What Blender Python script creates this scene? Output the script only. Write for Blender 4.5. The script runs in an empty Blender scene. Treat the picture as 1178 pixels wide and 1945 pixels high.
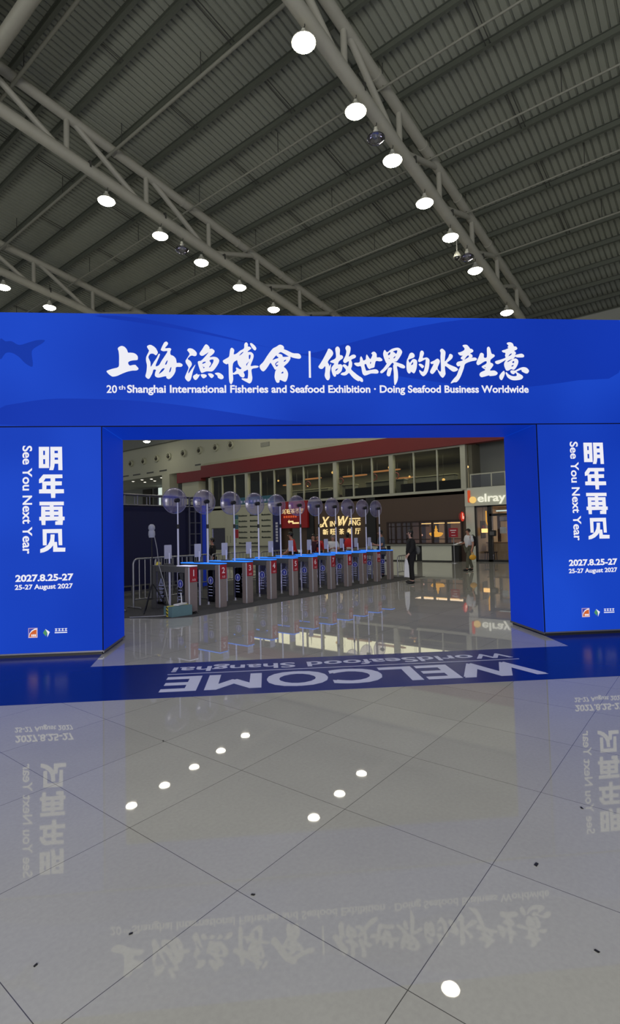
import bpy, bmesh, math, random, json
from mathutils import Vector, Matrix
random.seed(7)
PI = math.pi
C = bpy.context.scene.collection
sc = bpy.context.scene

# ------------------------------------------------------------------ camera
# World axes follow the hall's floor grid: +X along the turnstile row, +Y along the lanes.
cam = bpy.data.objects.new('camera', bpy.data.cameras.new('camera'))
C.objects.link(cam)
R_ = Vector((0.62046657, -0.78389232, -0.02311013)); U_ = Vector((-0.01786151, -0.04358627, 0.99888999)); F_ = Vector((0.78402947, 0.61936506, 0.04104533))
cam.matrix_world = Matrix(((R_.x, U_.x, -F_.x, 0), (R_.y, U_.y, -F_.y, 0), (R_.z, U_.z, -F_.z, 1.68), (0, 0, 0, 1)))
cam.data.sensor_fit = 'HORIZONTAL'; cam.data.sensor_width = 36.0; cam.data.lens = 987.77 / 1178 * 36
cam.data.clip_end = 300
sc.camera = cam

# ------------------------------------------------------------------ world, view, large lights
LAMP_L = 58.0        # radiance of a lit high bay lens
WORLD_L = 0.35       # daylight from the open sides of the hall
BLUE_L = 1.0         # gate light boxes
w = bpy.data.worlds.new('hall_daylight'); sc.world = w; w.use_nodes = True
bg = w.node_tree.nodes['Background']; bg.inputs[0].default_value = (0.92, 0.96, 1.0, 1); bg.inputs[1].default_value = WORLD_L
sc.view_settings.view_transform = 'Standard'; sc.view_settings.look = 'None'
sc.view_settings.exposure = 0.0; sc.view_settings.gamma = 1.0; sc.view_settings.use_curve_mapping = False
try:
    sc.cycles.use_denoising = True
    sc.cycles.max_bounces = 8
    sc.cycles.sample_clamp_indirect = 4.0
except Exception:
    pass

def area_light(name, loc, rot, sx, sy, power, col=(1, 1, 1)):
    d = bpy.data.lights.new(name, 'AREA'); d.shape = 'RECTANGLE'; d.size = sx; d.size_y = sy; d.energy = power; d.color = col
    o = bpy.data.objects.new(name, d); C.objects.link(o); o.location = loc; o.rotation_euler = rot
    return o

# fill light added behind the camera, standing in for unseen entrance glazing
area_light('entrance_fill', (-9.0, -5.0, 5.0), (math.radians(76), 0, math.radians(-62)), 16, 8, 2500, (1.0, 0.98, 0.94))

# ------------------------------------------------------------------ materials
def lin(c):
    def f(v):
        v /= 255.0
        return v / 12.92 if v <= 0.04045 else ((v + 0.055) / 1.055) ** 2.4
    return (f(c[0]), f(c[1]), f(c[2]), 1.0)

def mat(name, col, rough=0.6, metal=0.0, var=0.12, scale=6.0, emit=None, es=0.0, spec=0.5, alpha=None, coat=0.0):
    m = bpy.data.materials.new(name); m.use_nodes = True
    nt = m.node_tree; b = nt.nodes['Principled BSDF']
    c = lin(col)
    tc = nt.nodes.new('ShaderNodeTexCoord'); no = nt.nodes.new('ShaderNodeTexNoise'); no.inputs['Scale'].default_value = scale; no.inputs['Detail'].default_value = 4
    nt.links.new(tc.outputs['Object'], no.inputs['Vector'])
    mx = nt.nodes.new('ShaderNodeMix'); mx.data_type = 'RGBA'
    mx.inputs[6].default_value = tuple(v * (1 - var) for v in c[:3]) + (1,); mx.inputs[7].default_value = tuple(min(1, v * (1 + var)) for v in c[:3]) + (1,)
    nt.links.new(no.outputs['Fac'], mx.inputs[0])
    nt.links.new(mx.outputs[2], b.inputs['Base Color'])
    b.inputs['Roughness'].default_value = rough; b.inputs['Metallic'].default_value = metal
    b.inputs['Specular IOR Level'].default_value = spec
    if coat: b.inputs['Coat Weight'].default_value = coat
    if emit is not None:
        b.inputs['Emission Color'].default_value = lin(emit); b.inputs['Emission Strength'].default_value = es
    if alpha is not None: b.inputs['Alpha'].default_value = alpha
    return m

def glow(name, col, strength=1.0, var=0.0, scale=0.6, col2=None):
    """A back-lit surface: dark glossy skin plus emission that wanders slightly with the LEDs behind it."""
    m = bpy.data.materials.new(name); m.use_nodes = True; nt = m.node_tree; b = nt.nodes['Principled BSDF']
    b.inputs['Base Color'].default_value = (0.004, 0.004, 0.006, 1); b.inputs['Roughness'].default_value = 0.6; b.inputs['Specular IOR Level'].default_value = 0.05
    b.inputs['Emission Color'].default_value = lin(col); b.inputs['Emission Strength'].default_value = strength
    if var or col2:
        tc = nt.nodes.new('ShaderNodeTexCoord'); no = nt.nodes.new('ShaderNodeTexNoise'); no.inputs['Scale'].default_value = scale; no.inputs['Detail'].default_value = 1.5
        nt.links.new(tc.outputs['Object'], no.inputs['Vector'])
        rp = nt.nodes.new('ShaderNodeMapRange'); rp.inputs[1].default_value = 0.3; rp.inputs[2].default_value = 0.7
        nt.links.new(no.outputs['Fac'], rp.inputs[0])
        mx = nt.nodes.new('ShaderNodeMix'); mx.data_type = 'RGBA'
        mx.inputs[6].default_value = lin(col); mx.inputs[7].default_value = lin(col2 or col)
        nt.links.new(rp.outputs[0], mx.inputs[0]); nt.links.new(mx.outputs[2], b.inputs['Emission Color'])
    return m

def glass(name, tint, refl, rough=0.02, base=0.0, film=0.0):
    """Thin sheet: mostly see-through, partly mirror."""
    m = bpy.data.materials.new(name); m.use_nodes = True; nt = m.node_tree
    out = nt.nodes['Material Output']; nt.nodes.remove(nt.nodes['Principled BSDF'])
    tr = nt.nodes.new('ShaderNodeBsdfTransparent'); tr.inputs[0].default_value = tint
    gl = nt.nodes.new('ShaderNodeBsdfGlossy'); gl.inputs[0].default_value = (0.86, 0.84, 1, 1); gl.inputs['Roughness'].default_value = rough
    lw = nt.nodes.new('ShaderNodeLayerWeight'); lw.inputs['Blend'].default_value = refl
    ad = nt.nodes.new('ShaderNodeMath'); ad.operation = 'ADD'; ad.inputs[1].default_value = base; ad.use_clamp = True
    nt.links.new(lw.outputs['Fresnel'], ad.inputs[0])
    mx = nt.nodes.new('ShaderNodeMixShader')
    nt.links.new(ad.outputs[0], mx.inputs[0]); nt.links.new(tr.outputs[0], mx.inputs[1]); nt.links.new(gl.outputs[0], mx.inputs[2]);     last = mx.outputs[0]
    if film:                                     # lavender diffuse share painted in for the dishes' purple reflections
        df = nt.nodes.new('ShaderNodeBsdfDiffuse'); df.inputs[0].default_value = lin((178, 168, 232)); m2 = nt.nodes.new('ShaderNodeMixShader'); m2.inputs[0].default_value = film
        nt.links.new(last, m2.inputs[1]); nt.links.new(df.outputs[0], m2.inputs[2]); last = m2.outputs[0]
    nt.links.new(last, out.inputs[0])
    return m

def floor_material():
    m = bpy.data.materials.new('polished_tile'); m.use_nodes = True; nt = m.node_tree; b = nt.nodes['Principled BSDF']; L = nt.links.new; N = nt.nodes.new
    tc = N('ShaderNodeTexCoord'); sp = N('ShaderNodeSeparateXYZ'); L(tc.outputs['Object'], sp.inputs[0])
    T = 0.89547
    def axis(sock, off):
        a = N('ShaderNodeMath'); a.operation = 'SUBTRACT'; L(sock, a.inputs[0]); a.inputs[1].default_value = off
        d = N('ShaderNodeMath'); d.operation = 'DIVIDE'; L(a.outputs[0], d.inputs[0]); d.inputs[1].default_value = T
        f = N('ShaderNodeMath'); f.operation = 'ADD'; L(d.outputs[0], f.inputs[0]); f.inputs[1].default_value = 0.5
        fr = N('ShaderNodeMath'); fr.operation = 'FRACT'; L(f.outputs[0], fr.inputs[0])
        s = N('ShaderNodeMath'); s.operation = 'SUBTRACT'; L(fr.outputs[0], s.inputs[0]); s.inputs[1].default_value = 0.5
        ab = N('ShaderNodeMath'); ab.operation = 'ABSOLUTE'; L(s.outputs[0], ab.inputs[0])
        fl = N('ShaderNodeMath'); fl.operation = 'FLOOR'; L(d.outputs[0], fl.inputs[0])
        return ab.outputs[0], fl.outputs[0]
    ax, ix = axis(sp.outputs[0], 1.747); ay, iy = axis(sp.outputs[1], 2.7664)
    mn = N('ShaderNodeMath'); mn.operation = 'MINIMUM'; L(ax, mn.inputs[0]); L(ay, mn.inputs[1])
    gr = N('ShaderNodeMath'); gr.operation = 'LESS_THAN'; L(mn.outputs[0], gr.inputs[0]); gr.inputs[1].default_value = 0.0017 / T
    cv = N('ShaderNodeCombineXYZ'); L(ix, cv.inputs[0]); L(iy, cv.inputs[1])
    wn = N('ShaderNodeTexWhiteNoise'); wn.noise_dimensions = '2D'; L(cv.outputs[0], wn.inputs['Vector'])
    n1 = N('ShaderNodeTexNoise'); n1.inputs['Scale'].default_value = 1.6; n1.inputs['Detail'].default_value = 6; L(tc.outputs['Object'], n1.inputs['Vector'])
    n2 = N('ShaderNodeTexNoise'); n2.inputs['Scale'].default_value = 45; n2.inputs['Detail'].default_value = 5; L(tc.outputs['Object'], n2.inputs['Vector'])
    c1 = N('ShaderNodeMix'); c1.data_type = 'RGBA'; c1.inputs[6].default_value = FLOOR_A; c1.inputs[7].default_value = FLOOR_B; L(n1.outputs['Fac'], c1.inputs[0])
    c2 = N('ShaderNodeMix'); c2.data_type = 'RGBA'; c2.blend_type = 'MULTIPLY'; L(c1.outputs[2], c2.inputs[6])
    mr = N('ShaderNodeMapRange'); mr.inputs[3].default_value = 0.93; mr.inputs[4].default_value = 1.0; L(wn.outputs['Value'], mr.inputs[0]); L(mr.outputs[0], c2.inputs[7]); c2.inputs[0].default_value = 1
    c3 = N('ShaderNodeMix'); c3.data_type = 'RGBA'; c3.blend_type = 'MULTIPLY'; c3.inputs[0].default_value = 0.18; L(c2.outputs[2], c3.inputs[6]); L(n2.outputs['Fac'], c3.inputs[7])
    c4 = N('ShaderNodeMix'); c4.data_type = 'RGBA'; L(gr.outputs[0], c4.inputs[0]); L(c3.outputs[2], c4.inputs[6]); c4.inputs[7].default_value = lin((80, 78, 78))
    L(c4.outputs[2], b.inputs['Base Color'])
    r1 = N('ShaderNodeMapRange'); r1.inputs[3].default_value = 0.008; r1.inputs[4].default_value = 0.03; L(n1.outputs['Fac'], r1.inputs[0]); L(r1.outputs[0], b.inputs['Roughness'])
    b.inputs['IOR'].default_value = 1.45
    return m
FLOOR_A = lin((174, 173, 169)); FLOOR_B = lin((188, 187, 182))

M = {}
M['floor'] = floor_material()
M['deck'] = mat('roof_deck_steel', (136, 139, 126), 0.55, 0.0, 0.10, 1.5)
M['purlin'] = mat('purlin_paint', (84, 88, 78), 0.6, 0, 0.12, 2)
M['truss'] = mat('truss_paint', (158, 156, 144), 0.5, 0, 0.08, 3)
M['pipe'] = mat('pipe_paint', (128, 128, 116), 0.5, 0, 0.08, 3)
M['rod'] = mat('dark_rod', (60, 60, 56), 0.6)
M['lamp_shell'] = mat('lamp_aluminium', (205, 205, 195), 0.35, 0.4, 0.05)
M['lens'] = glow('lit_lens', (255, 249, 226), LAMP_L)
M['dead_lens'] = glass('clear_lamp_glass', (0.8, 0.82, 0.86, 1), 0.45, 0.05, 0.12)
M['white_wall'] = mat('painted_wall', (168, 168, 150), 0.7, 0, 0.04, 1)
M['cream'] = mat('cream_panel', (172, 172, 152), 0.6, 0, 0.04, 1)
M['grey_wall'] = mat('grey_wall', (118, 120, 114), 0.7, 0, 0.05, 1)
M['red_fascia'] = mat('red_fascia', (106, 16, 20), 0.5, 0, 0.05, 1)
M['red_sign'] = mat('red_sign', (132, 15, 20), 0.5, 0, 0.05, 1, emit=(150, 10, 18), es=0.05)
M['brown'] = mat('brown_cladding', (74, 58, 48), 0.6, 0, 0.06, 1.2)
M['black'] = mat('black_paint', (14, 14, 16), 0.5)
M['dark'] = mat('dark_interior', (46, 44, 36), 0.8)
M['upstairs_wall'] = mat('upstairs_wall', (104, 102, 86), 0.7, 0, 0.2, 0.8)
M['nozzle_dark'] = mat('nozzle_dark', (56, 54, 46), 0.6)
M['pale_panel'] = mat('pale_panel', (196, 198, 184), 0.6, 0, 0.04, 1)
M['mullion'] = mat('aluminium_mullion', (172, 172, 156), 0.45, 0.3, 0.05)
M['window_glass'] = glass('window_glass', (0.60, 0.62, 0.55, 1), 0.12, 0.01, 0.01)
M['clear_glass'] = glass('clear_glass', (0.88, 0.9, 0.88, 1), 0.3, 0.01, 0.02)
M['steel'] = mat('brushed_steel', (136, 124, 122), 0.4, 0.3, 0.08, 20)
M['steel_dark'] = mat('dark_steel', (92, 91, 92), 0.4, 0.35, 0.08, 20)
M['steel_bright'] = mat('bright_edge', (215, 215, 225), 0.25, 0.6, 0.05)
M['galv'] = mat('galvanised_tube', (150, 150, 152), 0.35, 0.7, 0.1, 15)
M['alu'] = mat('aluminium_truss', (104, 104, 112), 0.35, 0.75, 0.06, 15)
M['white_pole'] = mat('white_pole', (205, 205, 225), 0.35, 0.1, 0.03)
M['white'] = mat('white_plastic', (215, 215, 215), 0.4, 0, 0.03)
M['grey_plastic'] = mat('grey_plastic', (186, 186, 204), 0.4, 0, 0.04)
M['led_blue'] = glow('blue_led_strip', (44, 128, 255), 1.25)
M['led_white'] = glow('white_led_strip', (225, 225, 255), 0.9)
M['red_label'] = mat('red_label', (152, 22, 40), 0.5, 0, 0.04)
M['label_ink'] = mat('white_ink', (225, 205, 212), 0.5)
M['acrylic'] = glass('printed_acrylic', (0.84, 0.85, 0.94, 1), 0.3, 0.02, 0.04)
M['print_blue'] = mat('blue_print', (44, 50, 150), 0.4)
M['print_white'] = mat('white_print', (170, 175, 215), 0.4)
M['dish'] = glass('clear_dish', (0.74, 0.70, 0.86, 1), 0.25, 0.20, 0.14, 0.15)  # violet tint and lavender share stand in for coloured reflections
M['dish_rim'] = mat('clear_rim', (128, 126, 140), 0.25, 0, 0.04, spec=0.7)
M['carpet'] = mat('grey_carpet', (62, 62, 64), 0.95, 0, 0.2, 60)
M['gate_blue'] = glow('lightbox_blue', (6, 53, 174), BLUE_L, 1, 0.45, (21, 71, 200))
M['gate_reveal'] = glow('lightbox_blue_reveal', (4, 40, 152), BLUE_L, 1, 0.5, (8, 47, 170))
M['gate_swoop'] = glow('lightbox_blue_deep', (4, 48, 166), BLUE_L, 1, 0.4, (9, 54, 178))
M['gate_fish'] = glow('lightbox_blue_fish', (8, 52, 164), BLUE_L)
M['letter'] = glow('lightbox_white', (232, 232, 240), 1.05)
M['seam'] = mat('dark_blue_seam', (5, 10, 52), 0.7, spec=0.1)
M['gate_trim'] = mat('gate_aluminium', (120, 120, 130), 0.35, 0.7)
M['decal'] = mat('blue_floor_film', (14, 40, 124), 0.2, 0, 0.05, 2, spec=0.1)
M['decal_white'] = mat('white_floor_film', (206, 210, 240), 0.2, 0, 0.04, 2, spec=0.1)
M['orange_logo'] = glow('lit_orange', (214, 104, 52), 0.9)
M['logo_blue'] = glow('lit_logo_blue', (70, 72, 176), 0.9)
M['logo_pale'] = glow('lit_logo_pale', (206, 176, 206), 0.85)
M['green_logo'] = glow('lit_green', (88, 160, 110), 0.8)
M['board_navy'] = mat('navy_board', (7, 9, 52), 0.6, 0, 0.15, 2)
M['blue_board'] = mat('blue_board', (22, 52, 170), 0.5, 0, 0.06, emit=(22, 52, 170), es=0.15)
M['navy_banner'] = mat('navy_banner', (14, 20, 78), 0.5)
M['teal'] = mat('teal_print', (44, 92, 112), 0.5)
M['green_print'] = mat('green_print', (88, 132, 108), 0.5)
M['map_ink'] = mat('map_ink', (48, 54, 46), 0.6)
M['gold_letter'] = glow('warm_letters', (255, 224, 156), 1.0)
M['gold_halo'] = glow('warm_halo', (150, 104, 40), 0.5)
M['white_letter'] = glow('white_letters', (246, 244, 222), 0.95)
M['orange_bar'] = glow('orange_letter', (226, 92, 50), 0.7)
M['yellow_dot'] = glow('yellow_letter', (250, 206, 120), 0.9)
M['warm_light'] = glow('warm_lamp', (255, 196, 120), 2.2)
M['ring_light'] = glow('ring_lamp', (255, 170, 110), 0.8)
M['down_light'] = glow('downlight_lens', (255, 246, 220), 5.0)
M['strip_light'] = glow('cool_strip', (220, 235, 225), 0.9)
M['gold_glow'] = glow('gold_glow', (255, 176, 50), 1.0)
M['red_glow'] = glow('red_lit_disc', (225, 62, 44), 0.7)
M['pale_glow'] = glow('pale_lit', (255, 190, 170), 0.9)
M['wood_dark'] = mat('dark_wood', (36, 17, 12), 0.5, 0, 0.2, 8)
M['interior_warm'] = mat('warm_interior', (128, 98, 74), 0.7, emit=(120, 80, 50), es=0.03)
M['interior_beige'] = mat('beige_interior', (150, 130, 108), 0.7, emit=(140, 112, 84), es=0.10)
M['skin'] = mat('skin', (176, 128, 108), 0.6)
M['skin_pale'] = mat('skin_pale', (190, 150, 135), 0.6)
M['hair'] = mat('black_hair', (16, 14, 14), 0.5)
M['hair_grey'] = mat('grey_hair', (120, 110, 104), 0.6)
M['c_black'] = mat('black_cloth', (14, 13, 18), 0.85)
M['c_white'] = mat('white_cloth', (205, 205, 210), 0.85)
M['c_olive'] = mat('olive_cloth', (88, 88, 74), 0.9)
M['c_bluegrey'] = mat('bluegrey_cloth', (66, 78, 96), 0.9)
M['c_jean'] = mat('denim', (36, 44, 74), 0.9)
M['c_red'] = mat('red_cloth', (190, 34, 38), 0.85)
M['c_maroon'] = mat('maroon_cloth', (54, 22, 38), 0.9)
M['c_purple'] = mat('purple_cloth', (84, 52, 100), 0.9)
M['bag_grey'] = mat('grey_bag', (96, 98, 98), 0.8)
M['yellow_bag'] = mat('yellow_bag', (222, 164, 48), 0.6)
M['foam_teal'] = mat('teal_foam', (92, 122, 126), 0.7)
M['yellow'] = mat('yellow_tape', (214, 196, 60), 0.5)
M['cable'] = mat('pale_cable', (150, 150, 150), 0.6)
M['cone_grey'] = mat('cap_grey', (170, 172, 180), 0.5)
M['eye'] = mat('dark_eye', (24, 18, 16), 0.3)

# ------------------------------------------------------------------ mesh helpers
class MB:
    def __init__(s): s.bm = bmesh.new()
    def box(s, x0, x1, y0, y1, z0, z1, bev=0.0):
        r = bmesh.ops.create_cube(s.bm, size=1.0, matrix=Matrix.Translation(((x0+x1)/2, (y0+y1)/2, (z0+z1)/2)) @ Matrix.Diagonal((abs(x1-x0), abs(y1-y0), abs(z1-z0), 1)))
        if bev:
            es = list({e for v in r['verts'] for e in v.link_edges})
            bmesh.ops.bevel(s.bm, geom=es, offset=bev, segments=2, affect='EDGES')
        return s
    def cyl(s, p0, p1, r, seg=12, r2=None):
        p0 = Vector(p0); p1 = Vector(p1); d = p1 - p0
        q = d.to_track_quat('Z', 'Y').to_matrix().to_4x4()
        bmesh.ops.create_cone(s.bm, cap_ends=True, segments=seg, radius1=r, radius2=r if r2 is None else r2, depth=d.length, matrix=Matrix.Translation((p0+p1)/2) @ q)
        return s
    def tube(s, pts, r, seg=8):
        pts = [Vector(p) for p in pts]; rings = []
        ref = Vector((0, 0, 1))
        for i, p in enumerate(pts):
            t = (pts[min(i+1, len(pts)-1)] - pts[max(i-1, 0)]).normalized()
            a = t.cross(ref if abs(t.dot(ref)) < 0.95 else Vector((0, 1, 0))).normalized()
            b = t.cross(a)
            if rings:
                pa = rings[-1][1]; a = (pa - t * pa.dot(t)).normalized(); b = t.cross(a)
            rings.append(([s.bm.verts.new(p + r * (math.cos(2*PI*k/seg) * a + math.sin(2*PI*k/seg) * b)) for k in range(seg)], a))
        for i in range(len(rings)-1):
            A, B = rings[i][0], rings[i+1][0]
            for k in range(seg): s.bm.faces.new((A[k], A[(k+1) % seg], B[(k+1) % seg], B[k]))
        s.bm.faces.new(list(reversed(rings[0][0]))); s.bm.faces.new(rings[-1][0])
        return s
    def lathe(s, prof, seg=24, origin=(0, 0, 0), mtx=None):
        o = Vector(origin); rings = []
        mtx = mtx or Matrix.Identity(4)
        for r, z in prof:
            if r < 1e-5: rings.append([s.bm.verts.new(mtx @ (o + Vector((0, 0, z))))])
            else: rings.append([s.bm.verts.new(mtx @ (o + Vector((r*math.cos(2*PI*k/seg), r*math.sin(2*PI*k/seg), z)))) for k in range(seg)])
        for A, B in zip(rings, rings[1:]):
            for k in range(seg):
                a = [A[k % len(A)], A[(k+1) % len(A)]] if len(A) > 1 else [A[0]]
                b = [B[(k+1) % len(B)], B[k % len(B)]] if len(B) > 1 else [B[0]]
                f = a + b
                if len(f) >= 3: s.bm.faces.new(f)
        return s
    def sphere(s, c, rx, ry=None, rz=None, u=16, v=10):
        bmesh.ops.create_uvsphere(s.bm, u_segments=u, v_segments=v, radius=1.0, matrix=Matrix.Translation(c) @ Matrix.Diagonal((rx, ry or rx, rz or rx, 1)))
        return s
    def prism(s, pts, v):
        """A polygon swept along v."""
        v = Vector(v); a = [s.bm.verts.new(Vector(p)) for p in pts]; b = [s.bm.verts.new(Vector(p) + v) for p in pts]
        s.bm.faces.new(a); s.bm.faces.new(list(reversed(b))); n = len(pts)
        for i in range(n): s.bm.faces.new((a[(i+1) % n], a[i], b[i], b[(i+1) % n]))
        return s
    def face(s, pts): s.bm.faces.new([s.bm.verts.new(Vector(p)) for p in pts]); return s
    def build(s, name, m, parent=None, smooth=False, loc=None, rot=None):
        bmesh.ops.recalc_face_normals(s.bm, faces=s.bm.faces[:])
        me = bpy.data.meshes.new(name); s.bm.to_mesh(me); s.bm.free()
        return link(name, me, m, parent, smooth, loc, rot)

def link(name, me, m, parent=None, smooth=False, loc=None, rot=None):
    o = bpy.data.objects.new(name, me); C.objects.link(o)
    me.materials.clear(); me.materials.append(M[m] if isinstance(m, str) else m)
    if smooth:
        for p in me.polygons: p.use_smooth = True
        try: me.set_sharp_from_angle(angle=math.radians(40))
        except Exception: pass
    if parent: o.parent = parent
    if loc: o.location = loc
    if rot: o.rotation_euler = rot
    return o

def tag(o, label, cat, group=None):
    o['label'] = label; o['category'] = cat
    if group: o['group'] = group
    return o
def thing(name, label, cat, loc=(0, 0, 0), rz=0.0, group=None):
    o = bpy.data.objects.new(name, None); C.objects.link(o); o.location = loc; o.rotation_euler = (0, 0, rz); o.empty_display_size = 0.2
    return tag(o, label, cat, group)
def struct(o): o['kind'] = 'structure'; return o
def copy_thing(root, loc, label, group=None, rz=None):
    r = root.copy(); C.objects.link(r); r.location = loc; r['label'] = label
    if group: r['group'] = group
    if rz is not None: r.rotation_euler = (0, 0, rz)
    for ch in root.children:
        c = ch.copy(); C.objects.link(c); c.parent = r
        for g in ch.children:
            d = g.copy(); C.objects.link(d); d.parent = c
    return r

def smooth_loop(pts, n=3):
    """Catmull-Rom through a closed outline."""
    out = []; k = len(pts)
    for i in range(k):
        p0, p1, p2, p3 = pts[i-1], pts[i], pts[(i+1) % k], pts[(i+2) % k]
        for j in range(n):
            t = j / n
            out.append(tuple(0.5 * (2*p1[a] + (p2[a]-p0[a])*t + (2*p0[a]-5*p1[a]+4*p2[a]-p3[a])*t*t + (3*p1[a]-p0[a]-3*p2[a]+p3[a])*t**3) for a in (0, 1)))
    return out
def outline_mesh(loops, smooth=0, thick=0.0):
    """Filled outlines (inner loops become holes) in local XY."""
    cu = bpy.data.curves.new('o', 'CURVE'); cu.dimensions = '2D'; cu.fill_mode = 'BOTH'; cu.extrude = thick
    for lp in loops:
        lp = smooth_loop(lp, smooth) if smooth else lp
        sp = cu.splines.new('POLY'); sp.points.add(len(lp)-1); sp.use_cyclic_u = True
        for p, q in zip(sp.points, lp): p.co = (q[0], q[1], 0, 1)
    o = bpy.data.objects.new('o', cu); C.objects.link(o)
    me = bpy.data.meshes.new_from_object(o.evaluated_get(bpy.context.evaluated_depsgraph_get()))
    bpy.data.objects.remove(o); bpy.data.curves.remove(cu)
    return me
def text_mesh(body, bold=0.0, shear=0.0, thick=0.0, spacing=1.0):
    cu = bpy.data.curves.new('t', 'FONT'); cu.body = body; cu.offset = bold; cu.shear = shear; cu.extrude = thick; cu.space_character = spacing
    cu.resolution_u = 4
    o = bpy.data.objects.new('t', cu); C.objects.link(o)
    me = bpy.data.meshes.new_from_object(o.evaluated_get(bpy.context.evaluated_depsgraph_get()))
    bpy.data.objects.remove(o); bpy.data.curves.remove(cu)
    return me
def fit(me, a0, a1, b0, b1, keep=False):
    """Scale flat lettering to a box in local XY."""
    xs = [v.co.x for v in me.vertices]; ys = [v.co.y for v in me.vertices]
    x0, x1, y0, y1 = min(xs), max(xs), min(ys), max(ys)
    for v in me.vertices:
        v.co.x = a0 + (v.co.x - x0) / (x1 - x0) * (a1 - a0); v.co.y = b0 + (v.co.y - y0) / (y1 - y0) * (b1 - b0)
    return me
def orient(me, ex, ey, o):
    """Map local XY (and Z) into 3-D axes."""
    ex, ey, o = Vector(ex), Vector(ey), Vector(o); ez = ex.cross(ey)
    for v in me.vertices: v.co = o + ex * v.co.x + ey * v.co.y + ez * v.co.z
    return me
def merge(meshes):
    bm = bmesh.new()
    for me in meshes: bm.from_mesh(me); bpy.data.meshes.remove(me)
    me = bpy.data.meshes.new('m'); bm.to_mesh(me); bm.free(); return me

# ------------------------------------------------------------------ setting: floor and roof
struct(MB().face([(-14, -16, 0), (36, -16, 0), (36, 56, 0), (-14, 56, 0)]).build('floor', 'floor'))
RM, RZ = 0.119, 14.085                       # roof slope along +X and lamp plane height
def rz_(x, a): return RZ - RM * x + a
# corrugated deck: ribs run along X, real folds across Y
mb = MB(); y = -12.0; prof = []
while y < 52:
    prof += [(y, 0.0), (y + 0.145, 0.0), (y + 0.160, 0.055), (y + 0.200, 0.055), (y + 0.215, 0.0)]; y += 0.215
va = [mb.bm.verts.new((-5.0, p, rz_(-5, 2.43) + q)) for p, q in prof]; vb = [mb.bm.verts.new((42.0, p, rz_(42.0, 2.43) + q)) for p, q in prof]
for i in range(len(prof) - 1):
    if prof[i+1][0] - prof[i][0] > 1e-6: mb.bm.faces.new((va[i], va[i+1], vb[i+1], vb[i]))
deck = mb.build('ceiling', 'deck'); struct(deck)
struct(MB().prism([(-5, -12, rz_(-5, 2.53)), (42.0, -12, rz_(42.0, 2.53)), (42.0, 52, rz_(42.0, 2.53)), (-5, 52, rz_(-5, 2.53))], (0, 0, 0.2)).build('roof_slab', 'deck', deck))
PX = [-2.6, -1.1, 0.4, 1.9, 3.4, 4.9, 6.35, 7.45, 8.2, 9.7, 10.9, 12.28, 13.75, 15.35, 16.88, 18.4, 19.87, 21.35, 22.9, 24.4, 25.9, 27.4, 28.9, 30.4, 32.0, 34.0, 36.0]
for k, x in enumerate(PX):                    # H-section purlins under the deck
    z = rz_(x, 2.22)
    mb = MB(); mb.box(x-0.055, x+0.055, -12, 52, z, z+0.012).box(x-0.055, x+0.055, -12, 52, z+0.20, z+0.212).box(x-0.006, x+0.006, -12, 52, z+0.012, z+0.20)
    struct(mb.build('purlin', 'purlin', deck))
    if 5 < x < 24:
        mb = MB(); x2 = PX[k+1]
        for j, yy in enumerate((-8.3, -4.2, 1.0, 4.3, 9.9, 12.9, 18.6, 21.7, 27.4, 30.6)):
            if (j + k) % 2 == 0:
                mb.cyl((x, yy, z+0.04), (x2, yy, rz_(x2, 2.22)+0.04), 0.014, 6).cyl((x, yy+0.12, z+0.04), (x2, yy+0.12, rz_(x2, 2.22)+0.04), 0.014, 6)
        struct(mb.build('sag_rod', 'rod', deck))

POSTS = [5.0, 7.9, 10.8, 13.7, 16.5, 19.45, 22.3, 25.0]
def truss(y, label):
    t = thing('roof_truss', label, 'truss', (0, y, 0))
    x0, x1 = -3.0, 26.8; lo, up = 0.66, 1.90
    MB().cyl((x0, 0, rz_(x0, lo)), (x1, 0, rz_(x1, lo)), 0.18, 20).build('lower_chord', 'truss', t, True)
    MB().cyl((x0, 0, rz_(x0, up)), (x1, 0, rz_(x1, up)), 0.155, 20).build('upper_chord', 'truss', t, True)
    for x in (6.4, 9.6, 12.4, 15.3, 18.1, 21.2):
        d = 0.03; MB().cyl((x-d, 0, rz_(x-d, up)), (x+d, 0, rz_(x+d, up)), 0.172, 20).build('splice_band', 'truss', t, True)
    for i, x in enumerate([-0.8, 2.1] + POSTS):
        MB().cyl((x, 0, rz_(x, lo)), (x, 0, rz_(x, up)), 0.088, 12).build('post', 'truss', t, True)
    PP = [-0.8, 2.1] + POSTS
    for a, b in zip(PP, PP[1:]):
        if a < 13.5: p0, p1 = (a+0.12, up), (b-0.12, lo)
        else: p0, p1 = (a+0.12, lo), (b-0.12, up)
        MB().cyl((p0[0], 0, rz_(p0[0], p0[1])), (p1[0], 0, rz_(p1[0], p1[1])), 0.095, 12).build('diagonal', 'truss', t, True)
    mb = MB()                                   # cable conduit lying along the lower chord
    mb.cyl((x0, 0.1, rz_(x0, lo+0.17)), (x1, 0.1, rz_(x1, lo+0.17)), 0.022, 6)
    for x in [v + 0.7 for v in PP]: mb.box(x-0.03, x+0.03, -0.19, -0.02, rz_(x, lo-0.02), rz_(x, lo+0.2))
    mb.build('conduit', 'rod', t)
    return t
truss(7.07, 'grey tubular roof truss nearest the camera, rising to the top middle of the photo')
truss(15.70, 'grey tubular roof truss crossing the left half of the ceiling, second from the camera')
truss(24.60, 'far grey tubular roof truss low at the left, just above the blue arch')

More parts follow.
